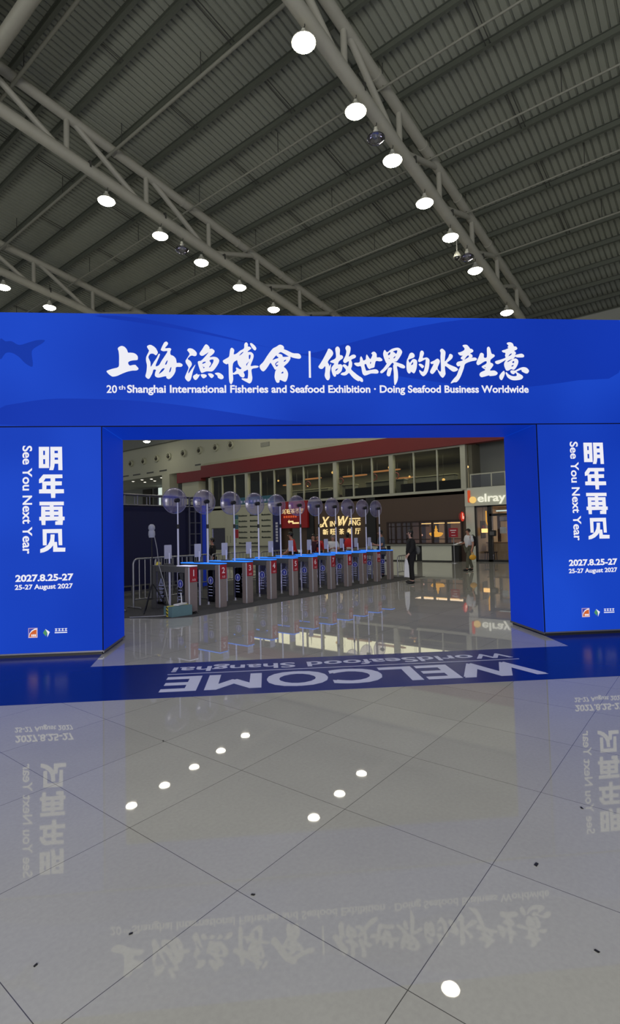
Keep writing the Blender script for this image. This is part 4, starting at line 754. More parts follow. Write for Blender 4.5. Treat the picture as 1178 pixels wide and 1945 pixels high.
CAL = json.loads('''{"title":[[[-3.089,4.476],[-3.079,4.5],[-3.042,4.52],[-3.011,4.517],[-2.981,4.498],[-2.955,4.461],[-2.942,4.423],[-2.909,4.421],[-2.862,4.416],[-2.826,4.397],[-2.803,4.367],[-2.8,4.332],[-2.811,4.311],[-2.868,4.305],[-2.915,4.294],[-2.941,4.273],[-2.936,4.246],[-2.916,4.227],[-2.874,4.236],[-2.838,4.237],[-2.823,4.222],[-2.792,4.182],[-2.818,4.155],[-2.88,4.151],[-2.942,4.138],[-2.994,4.12],[-3.051,4.095],[-3.103,4.071],[-3.159,4.06],[-3.19,4.071],[-3.231,4.105],[-3.253,4.137],[-3.241,4.151],[-3.169,4.178],[-3.083,4.205],[-3.073,4.283],[-3.072,4.374],[-3.079,4.444]],[[-2.666,4.511],[-2.653,4.53],[-2.617,4.541],[-2.575,4.523],[-2.539,4.491],[-2.518,4.453],[-2.509,4.42],[-2.53,4.388],[-2.545,4.387],[-2.576,4.407],[-2.613,4.406],[-2.634,4.387],[-2.647,4.355],[-2.634,4.317],[-2.617,4.274],[-2.613,4.21],[-2.567,4.285],[-2.53,4.339],[-2.501,4.399],[-2.485,4.406],[-2.478,4.396],[-2.493,4.35],[-2.515,4.302],[-2.544,4.221],[-2.495,4.234],[-2.458,4.297],[-2.415,4.362],[-2.367,4.446],[-2.424,4.445],[-2.461,4.459],[-2.463,4.475],[-2.445,4.518],[-2.413,4.578],[-2.381,4.592],[-2.359,4.57],[-2.366,4.541],[-2.403,4.492],[-2.335,4.495],[-2.312,4.476],[-2.325,4.443],[-2.323,4.395],[-2.284,4.376],[-2.25,4.341],[-2.238,4.298],[-2.233,4.271],[-2.191,4.271],[-2.159,4.255],[-2.147,4.236],[-2.171,4.211],[-2.244,4.206],[-2.253,4.146],[-2.282,4.087],[-2.319,4.044],[-2.356,4.025],[-2.387,4.043],[-2.397,4.068],[-2.492,4.048],[-2.533,4.054],[-2.556,4.081],[-2.548,4.134],[-2.537,4.161],[-2.574,4.167],[-2.59,4.118],[-2.616,4.064],[-2.643,4.028],[-2.674,4.04],[-2.693,4.072],[-2.678,4.134],[-2.67,4.231],[-2.681,4.295],[-2.678,4.36],[-2.638,4.447],[-2.649,4.474]],[[-2.406,4.248],[-2.379,4.302],[-2.366,4.302],[-2.385,4.248]],[[-2.496,4.102],[-2.475,4.145],[-2.443,4.183],[-2.412,4.186],[-2.438,4.146]],[[-2.347,4.132],[-2.328,4.195],[-2.312,4.203],[-2.323,4.151],[-2.337,4.13]],[[-2.077,4.463],[-2.059,4.489],[-2.025,4.492],[-1.986,4.478],[-1.947,4.441],[-1.936,4.412],[-1.945,4.383],[-1.971,4.374],[-2.01,4.383],[-2.041,4.368],[-2.072,4.331],[-2.033,4.302],[-2.012,4.262],[-2.019,4.227],[-2.052,4.175],[-2.065,4.109],[-2.012,4.181],[-1.962,4.245],[-1.973,4.204],[-1.996,4.147],[-2.014,4.078],[-2.034,4.014],[-2.065,3.99],[-2.093,4.008],[-2.116,4.049],[-2.097,4.106],[-2.063,4.187],[-2.073,4.227],[-2.098,4.267],[-2.104,4.302],[-2.089,4.328],[-2.055,4.382],[-2.043,4.409],[-2.059,4.44]],[[-1.799,4.555],[-1.771,4.543],[-1.745,4.506],[-1.747,4.486],[-1.71,4.489],[-1.682,4.469],[-1.672,4.446],[-1.694,4.408],[-1.749,4.361],[-1.689,4.367],[-1.639,4.356],[-1.608,4.321],[-1.609,4.287],[-1.635,4.235],[-1.681,4.171],[-1.721,4.142],[-1.794,4.144],[-1.862,4.121],[-1.884,4.141],[-1.906,4.205],[-1.922,4.268],[-1.916,4.297],[-1.876,4.306],[-1.825,4.355],[-1.762,4.433],[-1.802,4.407],[-1.847,4.381],[-1.881,4.386],[-1.896,4.418],[-1.857,4.476],[-1.822,4.534]],[[-1.857,4.257],[-1.848,4.28],[-1.814,4.292],[-1.806,4.28],[-1.832,4.265]],[[-1.852,4.228],[-1.838,4.208],[-1.821,4.211],[-1.838,4.188]],[[-1.749,4.309],[-1.724,4.324],[-1.69,4.321],[-1.696,4.281],[-1.72,4.24],[-1.745,4.205],[-1.757,4.211],[-1.731,4.246],[-1.728,4.272],[-1.744,4.292]],[[-1.997,4.066],[-1.975,4.089],[-1.935,4.109],[-1.927,4.092],[-1.896,4.095],[-1.919,4.049],[-1.956,4.012],[-1.987,4.032]],[[-1.882,4.095],[-1.834,4.101],[-1.798,4.087],[-1.801,4.061],[-1.841,4.038],[-1.868,4.058]],[[-1.775,4.107],[-1.733,4.113],[-1.699,4.096],[-1.689,4.073],[-1.717,4.043],[-1.745,4.058]],[[-1.674,4.113],[-1.625,4.125],[-1.581,4.108],[-1.547,4.073],[-1.548,4.038],[-1.582,4.024],[-1.627,4.047],[-1.637,4.079]],[[-1.442,4.466],[-1.428,4.499],[-1.409,4.504],[-1.388,4.488],[-1.378,4.461],[-1.387,4.406],[-1.346,4.417],[-1.292,4.461],[-1.232,4.497],[-1.226,4.56],[-1.204,4.589],[-1.182,4.583],[-1.17,4.555],[-1.173,4.528],[-1.146,4.523],[-1.122,4.498],[-1.147,4.476],[-1.18,4.443],[-1.131,4.443],[-1.099,4.419],[-1.088,4.386],[-1.098,4.336],[-1.129,4.26],[-1.133,4.227],[-1.076,4.235],[-1.028,4.23],[-1.017,4.216],[-1.044,4.2],[-1.12,4.18],[-1.121,4.106],[-1.114,4.046],[-1.126,3.992],[-1.156,3.962],[-1.199,3.981],[-1.273,4.024],[-1.262,4.041],[-1.198,4.035],[-1.181,4.052],[-1.177,4.166],[-1.212,4.155],[-1.244,4.136],[-1.229,4.095],[-1.235,4.062],[-1.262,4.051],[-1.299,4.073],[-1.325,4.106],[-1.384,4.095],[-1.403,4.097],[-1.401,4.029],[-1.41,3.986],[-1.432,3.948],[-1.453,3.969],[-1.463,4.013],[-1.466,4.105],[-1.469,4.253],[-1.499,4.252],[-1.538,4.274],[-1.552,4.301],[-1.535,4.32],[-1.465,4.362],[-1.451,4.4]],[[-1.4,4.264],[-1.348,4.313],[-1.335,4.308],[-1.325,4.259],[-1.302,4.221],[-1.275,4.193],[-1.297,4.177],[-1.345,4.204],[-1.358,4.193],[-1.351,4.166],[-1.367,4.144],[-1.405,4.125]],[[-1.307,4.385],[-1.271,4.429],[-1.239,4.445],[-1.266,4.412]],[[-1.159,4.396],[-1.135,4.397],[-1.138,4.358],[-1.149,4.333],[-1.161,4.342]],[[-1.161,4.295],[-1.183,4.259],[-1.197,4.229],[-1.202,4.254],[-1.183,4.276]],[[-1.14,4.572],[-1.118,4.579],[-1.081,4.553],[-1.047,4.507],[-1.053,4.477],[-1.072,4.468],[-1.103,4.496],[-1.129,4.539]],[[-1.002,4.214],[-0.993,4.243],[-0.946,4.29],[-0.893,4.372],[-0.839,4.448],[-0.792,4.501],[-0.746,4.525],[-0.699,4.555],[-0.67,4.556],[-0.636,4.538],[-0.625,4.508],[-0.628,4.491],[-0.574,4.468],[-0.494,4.43],[-0.418,4.425],[-0.384,4.41],[-0.37,4.381],[-0.373,4.357],[-0.403,4.343],[-0.489,4.357],[-0.53,4.371],[-0.533,4.339],[-0.572,4.28],[-0.625,4.233],[-0.631,4.213],[-0.603,4.187],[-0.575,4.128],[-0.576,4.07],[-0.595,4.011],[-0.619,3.988],[-0.659,4.0],[-0.699,4.017],[-0.708,3.982],[-0.734,3.971],[-0.757,3.988],[-0.776,4.04],[-0.778,4.081],[-0.765,4.151],[-0.747,4.177],[-0.77,4.174],[-0.798,4.221],[-0.831,4.276],[-0.843,4.273],[-0.884,4.209],[-0.925,4.159],[-0.954,4.147],[-0.985,4.173]],[[-0.805,4.323],[-0.748,4.393],[-0.737,4.379],[-0.712,4.356],[-0.761,4.338]],[[-0.713,4.42],[-0.684,4.442],[-0.655,4.435],[-0.564,4.383],[-0.558,4.377],[-0.642,4.371],[-0.656,4.4],[-0.685,4.414]],[[-0.766,4.262],[-0.745,4.288],[-0.722,4.3],[-0.716,4.291],[-0.745,4.271],[-0.749,4.244],[-0.717,4.25],[-0.74,4.221],[-0.757,4.233]],[[-0.635,4.303],[-0.623,4.318],[-0.597,4.327],[-0.606,4.309],[-0.626,4.296]],[[-0.679,4.119],[-0.65,4.145],[-0.645,4.119]],[[0.035,4.464],[0.045,4.492],[0.07,4.503],[0.107,4.477],[0.126,4.44],[0.118,4.402],[0.079,4.352],[0.04,4.296],[0.058,4.252],[0.06,4.227],[0.083,4.262],[0.089,4.255],[0.078,4.19],[0.067,4.128],[0.067,4.053],[0.04,4.012],[0.009,4.028],[-0.014,4.084],[-0.003,4.152],[-0.001,4.23],[-0.036,4.196],[-0.061,4.186],[-0.089,4.195],[-0.107,4.223],[-0.084,4.258],[-0.033,4.339]],[[0.16,4.49],[0.17,4.522],[0.196,4.537],[0.22,4.522],[0.233,4.484],[0.228,4.409],[0.261,4.4],[0.279,4.375],[0.265,4.347],[0.215,4.309],[0.198,4.259],[0.238,4.262],[0.263,4.241],[0.262,4.203],[0.242,4.147],[0.188,4.103],[0.169,4.109],[0.159,4.078],[0.137,4.067],[0.113,4.096],[0.096,4.153],[0.094,4.202],[0.113,4.234],[0.139,4.271],[0.102,4.284],[0.076,4.296],[0.091,4.315],[0.16,4.353],[0.168,4.415]],[[0.155,4.171],[0.174,4.19],[0.199,4.193],[0.18,4.172],[0.158,4.154]],[[0.317,4.51],[0.333,4.545],[0.358,4.556],[0.389,4.539],[0.398,4.504],[0.387,4.442],[0.366,4.379],[0.417,4.407],[0.455,4.412],[0.478,4.392],[0.466,4.361],[0.405,4.332],[0.417,4.285],[0.412,4.229],[0.398,4.185],[0.447,4.135],[0.508,4.085],[0.564,4.048],[0.58,4.01],[0.565,3.985],[0.519,4.007],[0.506,3.998],[0.444,4.035],[0.396,4.085],[0.363,4.125],[0.321,4.094],[0.277,4.088],[0.234,4.103],[0.254,4.128],[0.298,4.141],[0.317,4.172],[0.293,4.209],[0.266,4.237],[0.282,4.259],[0.313,4.256],[0.35,4.228],[0.363,4.279],[0.361,4.31],[0.307,4.278],[0.277,4.316],[0.317,4.397],[0.331,4.466]],[[0.447,4.271],[0.466,4.286],[0.532,4.294],[0.541,4.36],[0.56,4.385],[0.581,4.353],[0.591,4.323],[0.628,4.338],[0.635,4.389],[0.649,4.415],[0.67,4.386],[0.686,4.36],[0.705,4.346],[0.732,4.397],[0.733,4.419],[0.719,4.43],[0.741,4.456],[0.778,4.456],[0.803,4.42],[0.805,4.372],[0.849,4.372],[0.885,4.347],[0.888,4.321],[0.848,4.31],[0.789,4.313],[0.769,4.251],[0.757,4.214],[0.705,4.199],[0.683,4.188],[0.654,4.214],[0.633,4.265],[0.607,4.254],[0.624,4.184],[0.638,4.162],[0.697,4.174],[0.785,4.185],[0.825,4.152],[0.805,4.119],[0.71,4.119],[0.636,4.093],[0.599,4.089],[0.571,4.126],[0.552,4.228],[0.508,4.228],[0.472,4.242]],[[0.696,4.269],[0.7,4.298],[0.711,4.298],[0.708,4.276]],[[0.906,4.435],[0.919,4.476],[0.937,4.487],[0.97,4.454],[1.038,4.502],[1.12,4.525],[1.171,4.514],[1.205,4.467],[1.194,4.422],[1.152,4.356],[1.113,4.311],[1.076,4.311],[1.142,4.286],[1.215,4.26],[1.246,4.227],[1.228,4.201],[1.177,4.209],[1.118,4.234],[1.127,4.157],[1.128,4.054],[1.107,3.981],[1.072,3.937],[1.063,4.01],[1.063,4.127],[1.056,4.237],[1.068,4.267],[1.046,4.289],[1.0,4.237],[0.939,4.171],[0.886,4.127],[0.857,4.127],[0.852,4.152],[0.903,4.2],[0.957,4.274],[0.946,4.288],[0.922,4.347],[0.908,4.398]],[[0.98,4.421],[0.999,4.447],[1.021,4.451],[1.009,4.417],[0.987,4.406]],[[1.062,4.466],[1.126,4.485],[1.121,4.444],[1.106,4.429],[1.088,4.447]],[[1.063,4.363],[1.097,4.396],[1.089,4.366],[1.07,4.359]],[[0.989,4.362],[1.007,4.359],[0.996,4.347]],[[0.985,4.208],[1.036,4.208],[1.023,4.149],[1.007,4.09],[0.981,4.074],[0.952,4.098],[0.961,4.156]],[[1.321,4.428],[1.353,4.449],[1.387,4.436],[1.403,4.401],[1.385,4.37],[1.306,4.339],[1.309,4.308],[1.324,4.292],[1.365,4.343],[1.404,4.347],[1.437,4.316],[1.431,4.231],[1.414,4.169],[1.385,4.124],[1.354,4.138],[1.335,4.15],[1.327,4.13],[1.303,4.121],[1.277,4.149],[1.266,4.223],[1.275,4.323],[1.296,4.37]],[[1.339,4.254],[1.355,4.285],[1.375,4.3],[1.37,4.266]],[[1.49,4.456],[1.514,4.483],[1.541,4.472],[1.551,4.433],[1.53,4.367],[1.593,4.375],[1.631,4.348],[1.636,4.309],[1.623,4.216],[1.596,4.139],[1.552,4.088],[1.52,4.081],[1.49,4.108],[1.468,4.154],[1.473,4.177],[1.515,4.15],[1.539,4.162],[1.561,4.239],[1.575,4.332],[1.56,4.34],[1.481,4.302],[1.454,4.32],[1.475,4.378]],[[1.46,4.266],[1.495,4.274],[1.534,4.251],[1.545,4.232],[1.52,4.204],[1.486,4.231]],[[1.808,4.485],[1.833,4.514],[1.864,4.505],[1.896,4.462],[1.888,4.388],[1.88,4.318],[1.897,4.326],[1.939,4.381],[1.956,4.424],[1.98,4.433],[2.011,4.409],[2.001,4.366],[1.96,4.327],[1.916,4.288],[1.989,4.249],[2.055,4.222],[2.088,4.191],[2.065,4.164],[2.01,4.152],[1.956,4.187],[1.883,4.241],[1.883,4.155],[1.883,4.109],[1.841,4.056],[1.802,4.085],[1.773,4.139],[1.751,4.186],[1.702,4.131],[1.67,4.114],[1.64,4.139],[1.649,4.178],[1.699,4.271],[1.667,4.271],[1.651,4.298],[1.708,4.325],[1.765,4.357],[1.799,4.326],[1.794,4.287],[1.759,4.201],[1.809,4.151],[1.816,4.248],[1.813,4.38],[1.819,4.45]],[[2.174,4.565],[2.204,4.58],[2.247,4.577],[2.282,4.541],[2.295,4.52],[2.324,4.513],[2.348,4.485],[2.329,4.46],[2.293,4.442],[2.324,4.421],[2.33,4.389],[2.312,4.374],[2.37,4.378],[2.4,4.357],[2.382,4.332],[2.295,4.314],[2.207,4.275],[2.183,4.207],[2.143,4.108],[2.105,4.037],[2.06,3.988],[2.017,3.984],[1.973,3.966],[1.966,3.98],[2.011,4.037],[2.064,4.094],[2.095,4.171],[2.127,4.242],[2.09,4.235],[2.063,4.27],[2.086,4.306],[2.151,4.324],[2.173,4.338],[2.141,4.356],[2.146,4.384],[2.172,4.406],[2.133,4.409],[2.105,4.43],[2.1,4.455],[2.134,4.462],[2.193,4.491],[2.205,4.523]],[[2.199,4.345],[2.233,4.392],[2.263,4.413],[2.269,4.388],[2.232,4.363]],[[2.567,4.515],[2.579,4.544],[2.601,4.551],[2.622,4.523],[2.641,4.444],[2.677,4.43],[2.693,4.405],[2.667,4.38],[2.622,4.344],[2.617,4.301],[2.649,4.287],[2.663,4.259],[2.64,4.223],[2.605,4.173],[2.674,4.173],[2.717,4.149],[2.727,4.124],[2.693,4.095],[2.598,4.084],[2.584,4.095],[2.474,4.066],[2.442,4.08],[2.432,4.109],[2.455,4.144],[2.529,4.18],[2.494,4.208],[2.471,4.23],[2.495,4.251],[2.547,4.28],[2.556,4.315],[2.52,4.315],[2.423,4.258],[2.391,4.279],[2.396,4.315],[2.436,4.4],[2.455,4.443],[2.481,4.454],[2.513,4.433],[2.516,4.379],[2.562,4.387]],[[2.512,4.219],[2.534,4.223],[2.53,4.209]],[[2.895,4.606],[2.914,4.622],[2.958,4.625],[2.996,4.604],[3.013,4.561],[3.043,4.559],[3.067,4.529],[3.047,4.505],[3.013,4.489],[3.034,4.47],[3.039,4.443],[3.021,4.421],[3.077,4.435],[3.132,4.444],[3.165,4.428],[3.174,4.406],[3.152,4.385],[3.053,4.384],[3.031,4.395],[3.008,4.376],[2.997,4.361],[3.03,4.368],[3.062,4.352],[3.075,4.32],[3.065,4.277],[3.035,4.223],[2.995,4.185],[2.951,4.196],[2.912,4.174],[2.874,4.171],[2.853,4.206],[2.839,4.254],[2.843,4.297],[2.869,4.34],[2.808,4.308],[2.741,4.275],[2.703,4.286],[2.693,4.31],[2.71,4.326],[2.788,4.348],[2.865,4.378],[2.859,4.41],[2.868,4.453],[2.83,4.463],[2.812,4.49],[2.871,4.509],[2.921,4.534],[2.905,4.547],[2.923,4.571],[2.912,4.585]],[[2.916,4.405],[2.945,4.437],[2.973,4.448],[2.961,4.426],[2.927,4.405]],[[2.893,4.316],[2.93,4.34],[2.98,4.359],[2.952,4.338],[2.907,4.311]],[[2.973,4.308],[3.001,4.327],[3.005,4.303],[2.988,4.292]],[[2.953,4.244],[2.993,4.266],[2.981,4.239]],[[2.832,4.169],[2.843,4.147],[2.847,4.126],[2.826,4.072],[2.802,4.032],[2.785,4.019],[2.759,4.04],[2.752,4.077],[2.767,4.109],[2.801,4.147]],[[2.859,4.136],[2.873,4.147],[2.904,4.115],[2.953,4.089],[3.013,4.083],[3.041,4.1],[3.021,4.137],[2.987,4.113],[2.949,4.131],[2.936,4.158],[2.951,4.177],[3.0,4.174],[3.022,4.177],[3.09,4.212],[3.151,4.229],[3.206,4.218],[3.238,4.186],[3.242,4.159],[3.219,4.13],[3.185,4.129],[3.126,4.159],[3.116,4.186],[3.055,4.164],[3.043,4.148],[3.107,4.11],[3.139,4.084],[3.138,4.057],[3.104,4.03],[3.016,4.017],[2.95,4.024],[2.896,4.056],[2.871,4.094]]],"panel":[[[-4.217,3.026],[-4.073,3.025],[-4.074,2.715],[-4.217,2.716]],[[-4.156,2.969],[-4.131,2.969],[-4.131,2.905],[-4.156,2.905]],[[-4.156,2.846],[-4.129,2.845],[-4.129,2.772],[-4.156,2.773]],[[-4.057,3.025],[-3.892,3.024],[-3.887,2.682],[-3.944,2.683],[-3.946,2.777],[-3.996,2.777],[-4.003,2.725],[-4.016,2.684],[-4.073,2.685],[-4.058,2.749],[-4.055,2.863]],[[-3.998,2.967],[-3.95,2.967],[-3.95,2.93],[-3.998,2.931]],[[-3.996,2.867],[-3.948,2.866],[-3.948,2.834],[-3.996,2.835]],[[-4.156,2.622],[-3.889,2.619],[-3.887,2.566],[-3.99,2.565],[-3.99,2.52],[-3.896,2.518],[-3.897,2.461],[-3.988,2.46],[-3.989,2.406],[-3.868,2.404],[-3.866,2.345],[-3.987,2.344],[-3.989,2.279],[-4.046,2.279],[-4.05,2.345],[-4.215,2.348],[-4.215,2.405],[-4.17,2.409],[-4.17,2.504],[-4.215,2.496],[-4.215,2.55]],[[-4.124,2.565],[-4.054,2.564],[-4.054,2.521],[-4.152,2.52]],[[-4.111,2.462],[-4.054,2.461],[-4.052,2.407],[-4.113,2.408]],[[-4.209,2.227],[-3.869,2.223],[-3.869,2.17],[-4.013,2.171],[-4.013,2.154],[-3.889,2.153],[-3.887,2.006],[-3.859,2.003],[-3.859,1.953],[-3.883,1.951],[-3.888,1.885],[-3.99,1.888],[-3.99,1.937],[-3.942,1.943],[-3.983,1.953],[-4.125,1.952],[-4.127,1.888],[-4.179,1.889],[-4.184,1.955],[-4.212,1.956],[-4.212,2.008],[-4.186,2.009],[-4.185,2.159],[-4.066,2.155],[-4.066,2.171],[-4.209,2.174]],[[-4.129,2.103],[-4.066,2.102],[-4.066,2.084],[-4.129,2.085]],[[-4.009,2.103],[-3.946,2.102],[-3.946,2.082],[-4.009,2.083]],[[-4.127,2.028],[-4.064,2.027],[-4.064,2.009],[-4.127,2.01]],[[-4.007,2.028],[-3.944,2.027],[-3.944,2.009],[-4.007,2.01]],[[-4.166,1.828],[-3.897,1.827],[-3.893,1.592],[-3.943,1.593],[-3.951,1.769],[-4.11,1.771],[-4.11,1.595],[-4.163,1.596]],[[-4.056,1.751],[-3.999,1.75],[-4.004,1.642],[-3.967,1.641],[-3.961,1.559],[-3.849,1.554],[-3.852,1.498],[-4.02,1.5],[-4.021,1.593],[-4.05,1.557],[-4.093,1.522],[-4.145,1.499],[-4.2,1.489],[-4.199,1.543],[-4.145,1.564],[-4.093,1.603],[-4.067,1.652],[-4.058,1.697]]],"wave_low":[[[-4.755,3.596],[-4.463,3.672],[-4.095,3.726],[-3.649,3.733],[-2.972,3.709],[-2.286,3.645],[-1.512,3.531],[-0.805,3.417],[-0.167,3.358],[-0.168,3.333],[-2.975,3.34],[-4.755,3.358]]],"wave_top":[[[-3.417,4.969],[-2.809,4.952],[-1.728,4.732],[-0.783,4.498],[-0.304,4.42],[0.268,4.563],[1.182,4.802],[2.199,4.981],[3.233,5.002],[4.79,5.012],[4.747,4.143],[4.066,4.022],[3.188,3.911],[2.5,3.91],[1.658,4.001],[0.666,4.163],[-0.304,4.395],[-1.415,4.63],[-2.503,4.836]]],"fishtail":[[[-4.756,4.609],[-4.683,4.578],[-4.595,4.579],[-4.492,4.525],[-4.352,4.565],[-4.241,4.598],[-4.13,4.599],[-4.167,4.551],[-4.241,4.504],[-4.3,4.457],[-4.315,4.394],[-4.301,4.207],[-4.404,4.253],[-4.492,4.346],[-4.595,4.408],[-4.683,4.4],[-4.756,4.314]]]}''')
def clipz(lp): return [(min(max(a, XL0), XR1), min(max(b, HO+0.006), HT-0.004)) for a, b in lp]
gprint('printed_wave', outline_mesh([clipz(smooth_loop(CAL['wave_low'][0], 3))]), 'gate_swoop', 0.002)
gprint('printed_wave', outline_mesh([clipz(smooth_loop(CAL['wave_top'][0], 3))]), 'gate_swoop', 0.002)
ft = gprint('printed_fish_tail', outline_mesh([CAL['fishtail'][0]], 3), 'gate_fish', 0.003); ft['label'] = 'faint printed fish tail at the left end'
gprint('title_lettering', outline_mesh(CAL['title'], 3), 'letter', 0.004)
gprint('title_divider', outline_mesh([[(-0.256, 4.05), (-0.224, 4.05), (-0.222, 4.462), (-0.252, 4.462)]]), 'letter', 0.004)
sub = merge([fit(text_mesh('20', 0.018), -3.255, -3.105, 3.815, 3.933), fit(text_mesh('th', 0.018), -3.085, -2.985, 3.866, 3.93),
             fit(text_mesh('Shanghai International Fisheries and Seafood Exhibition · Doing Seafood Business Worldwide', 0.028), -2.960, 3.225, 3.782, 3.937)])
gprint('subtitle_lettering', sub, 'letter', 0.004)
def see():
    me = fit(text_mesh('See You Next Year', 0.02), 0, 1.565, 0, 0.135)
    for v in me.vertices: v.co.x, v.co.y = v.co.y, -v.co.x
    return me
def shift(me, dx, dz):
    for v in me.vertices: v.co.x += dx; v.co.y += dz
    return me
for dx, dz in ((0.0, 0.0), (8.31, -0.008)):
    gprint('panel_lettering', shift(outline_mesh(CAL['panel'], 0), dx, dz), 'letter', 0.004)
    gprint('vertical_lettering', shift(see(), -4.445 + dx, 3.043 + dz), 'letter', 0.004)
    gprint('date_lettering', shift(merge([fit(text_mesh('2027.8.25-27', 0.035), -4.543, -3.740, 1.080, 1.182), fit(text_mesh('25-27 August 2027', 0.028), -4.550, -3.748, 0.948, 1.040)]), dx, dz), 'letter', 0.004)
    lx, lz = -4.304 + dx, 0.350 + dz
    gprint('logo_square', outline_mesh([[(lx-.062, lz-.07), (lx+.066, lz-.07), (lx+.066, lz+.07), (lx-.062, lz+.07)]]), 'logo_pale', 0.004)
    gprint('logo_field', outline_mesh([[(lx-.054, lz-.062), (lx+.058, lz-.062), (lx+.058, lz+.062), (lx-.054, lz+.062)]]), 'logo_blue', 0.005)
    gprint('logo_arc_edge', outline_mesh([[(lx-.054, lz-.062), (lx+.058, lz-.062), (lx+.058, lz+.062), (lx+.03, lz+.06), (lx-.015, lz+.036), (lx-.045, lz-.005)]]), 'letter', 0.006)
    gprint('logo_arc', outline_mesh([[(lx-.05, lz-.058), (lx+.054, lz-.058), (lx+.054, lz+.048), (lx+.02, lz+.04), (lx-.015, lz+.018), (lx-.038, lz-.012)]], 0), 'orange_logo', 0.007)
    gprint('logo_letters', outline_mesh([[(lx-.018, lz-.05), (lx-.004, lz-.05), (lx-.004, lz-.02), (lx-.018, lz-.02)], [(lx+.003, lz-.05), (lx+.02, lz-.05), (lx+.02, lz-.02), (lx+.003, lz-.02)], [(lx+.026, lz-.05), (lx+.044, lz-.05), (lx+.044, lz-.02), (lx+.026, lz-.02)]]), 'letter', 0.008)
    gx = lx + 0.19
    gprint('emblem_green', outline_mesh([[(gx-.05, lz-.005), (gx-.02, lz+.045), (gx+.01, lz-.01), (gx-.01, lz-.055)]]), 'green_logo', 0.004)
    gprint('emblem_white', outline_mesh([[(gx-.018, lz+.05), (gx+.045, lz+.005), (gx+.01, lz-.07), (gx+.012, lz-.008)]]), 'letter', 0.005)
    bars = []
    for k in range(4):
        x0 = gx + 0.115 + 0.045*k
        bars += [[(x0, lz+.012), (x0+.034, lz+.012), (x0+.034, lz+.022), (x0, lz+.022)], [(x0, lz+.04), (x0+.034, lz+.04), (x0+.034, lz+.05), (x0, lz+.05)], [(x0+.012, lz+.022), (x0+.022, lz+.022), (x0+.022, lz+.04), (x0+.012, lz+.04)]]
    bars.append([(gx+.112, lz-.016), (gx+.285, lz-.016), (gx+.285, lz-.002), (gx+.112, lz-.002)])
    gprint('emblem_caption', outline_mesh(bars), 'letter', 0.004)

# floor film under the arch
def gw(x, y, z=0.0): return Vector((x * 0.684338 + y * 0.729164, -x * 0.729164 + y * 0.684338, z))
dec = thing('floor_decal', 'wide dark blue floor film with white WELCOME lettering lying before the arch', 'floor sticker', gw(0.95, 6.3), GA)
dx0, dy0 = 0.95, 6.3
def dl(pts): return [(a - dx0, b - dy0) for a, b in pts]
me = outline_mesh([dl([(-4.6, 5.62), (6.5, 5.59), (6.5, 8.95), (4.30, 8.95), (4.30, 7.86), (4.24, 7.11), (-2.325, 7.10), (-2.40, 7.82), (-2.40, 8.95), (-4.6, 8.95)])], 0, 0.0008)
for v in me.vertices: v.co.z += 0.001
link('film', me, 'decal', dec)
def flat(name, me, m='decal_white'):
    for v in me.vertices: v.co.x, v.co.y, v.co.z = -v.co.x, -v.co.y, 0.0026 + v.co.z
    return link(name, me, m, dec)
def heavy(s, d):
    ms = []
    for dx, dy in ((-d, -d), (d, -d), (-d, d), (d, d), (0, 0)):
        m_ = text_mesh(s)
        for v in m_.vertices: v.co.x += dx; v.co.y += dy; v.co.z = 0.0002 * len(ms)
        ms.append(m_)
    return merge(ms)
flat('welcome_lettering', fit(heavy('WELCOME', 0.026), -(3.21-dx0), -(-1.20-dx0), -(6.42-dy0), -(5.80-dy0)))
flat('world_lettering', fit(heavy('WorldSeafood Shanghai', 0.018), -(3.19-dx0), -(-1.21-dx0), -(6.94-dy0), -(6.62-dy0)))
flat('rule', outline_mesh([[(-(3.22-dx0), -(6.545-dy0)), (-(-1.23-dx0), -(6.545-dy0)), (-(-1.23-dx0), -(6.52-dy0)), (-(3.22-dx0), -(6.52-dy0))]]))
# dark crumbs on the tiles
for i, (x, y, r, lb) in enumerate([(2.77, 0.80, 0.016, 'black crumb on the floor tile at right, largest dark speck'), (3.48, 0.73, 0.012, 'small dark speck under the reflected lettering at right'), (2.35, 0.46, 0.010, 'small dark speck near the right edge at lower right'), (1.77, 1.79, 0.010, 'small dark speck right of the central tile joint crossing'), (1.29, 2.04, 0.009, 'small dark speck on the left foreground tile'), (0.97, 2.20, 0.009, 'small dark speck near the lower left corner'), (2.64, 3.68, 0.012, 'small dark speck left of the middle, near the lamp reflections')]):
    mb = MB().prism([(-r, -r*0.4, 0.0005), (r*0.8, -r*0.5, 0.0005), (r, r*0.3, 0.0005), (-r*0.6, r*0.5, 0.0005)], (0, 0, 0.003))
    o = mb.build('crumb', 'black', None, False, (x, y, 0), (0, 0, 0.7*i)); tag(o, lb, 'litter')

# ------------------------------------------------------------------ turnstiles
struct(MB().prism([(6.55, 9.05, 0.0), (7.0, 8.69, 0.0), (17.6, 8.60, 0.0), (17.6, 14.4, 0.0), (7.2, 14.4, 0.0), (6.0, 10.2, 0.0)], (0, 0, 0.008)).build('floor_carpet', 'carpet'))
CZ = 0.008
def up_text(body, cx, cz, hgt, y, wid=None):
    """Small lettering on a face that looks towards -Y."""
    me = text_mesh(body, 0.02)
    xs = [v.co.x for v in me.vertices]; ys = [v.co.y for v in me.vertices]
    wd = wid or hgt * (max(xs)-min(xs)) / (max(ys)-min(ys))
    return orient(fit(me, cx-wd/2, cx+wd/2, cz-hgt/2, cz+hgt/2), (1, 0, 0), (0, 0, 1), (0, y, 0))
def side_poly(loops, y_to_x=-0.118):
    """Flat print on a sheet that looks towards -X (local x -> -Y)."""
    return orient(outline_mesh(loops), (0, -1, 0), (0, 0, 1), (y_to_x, 0, 0))
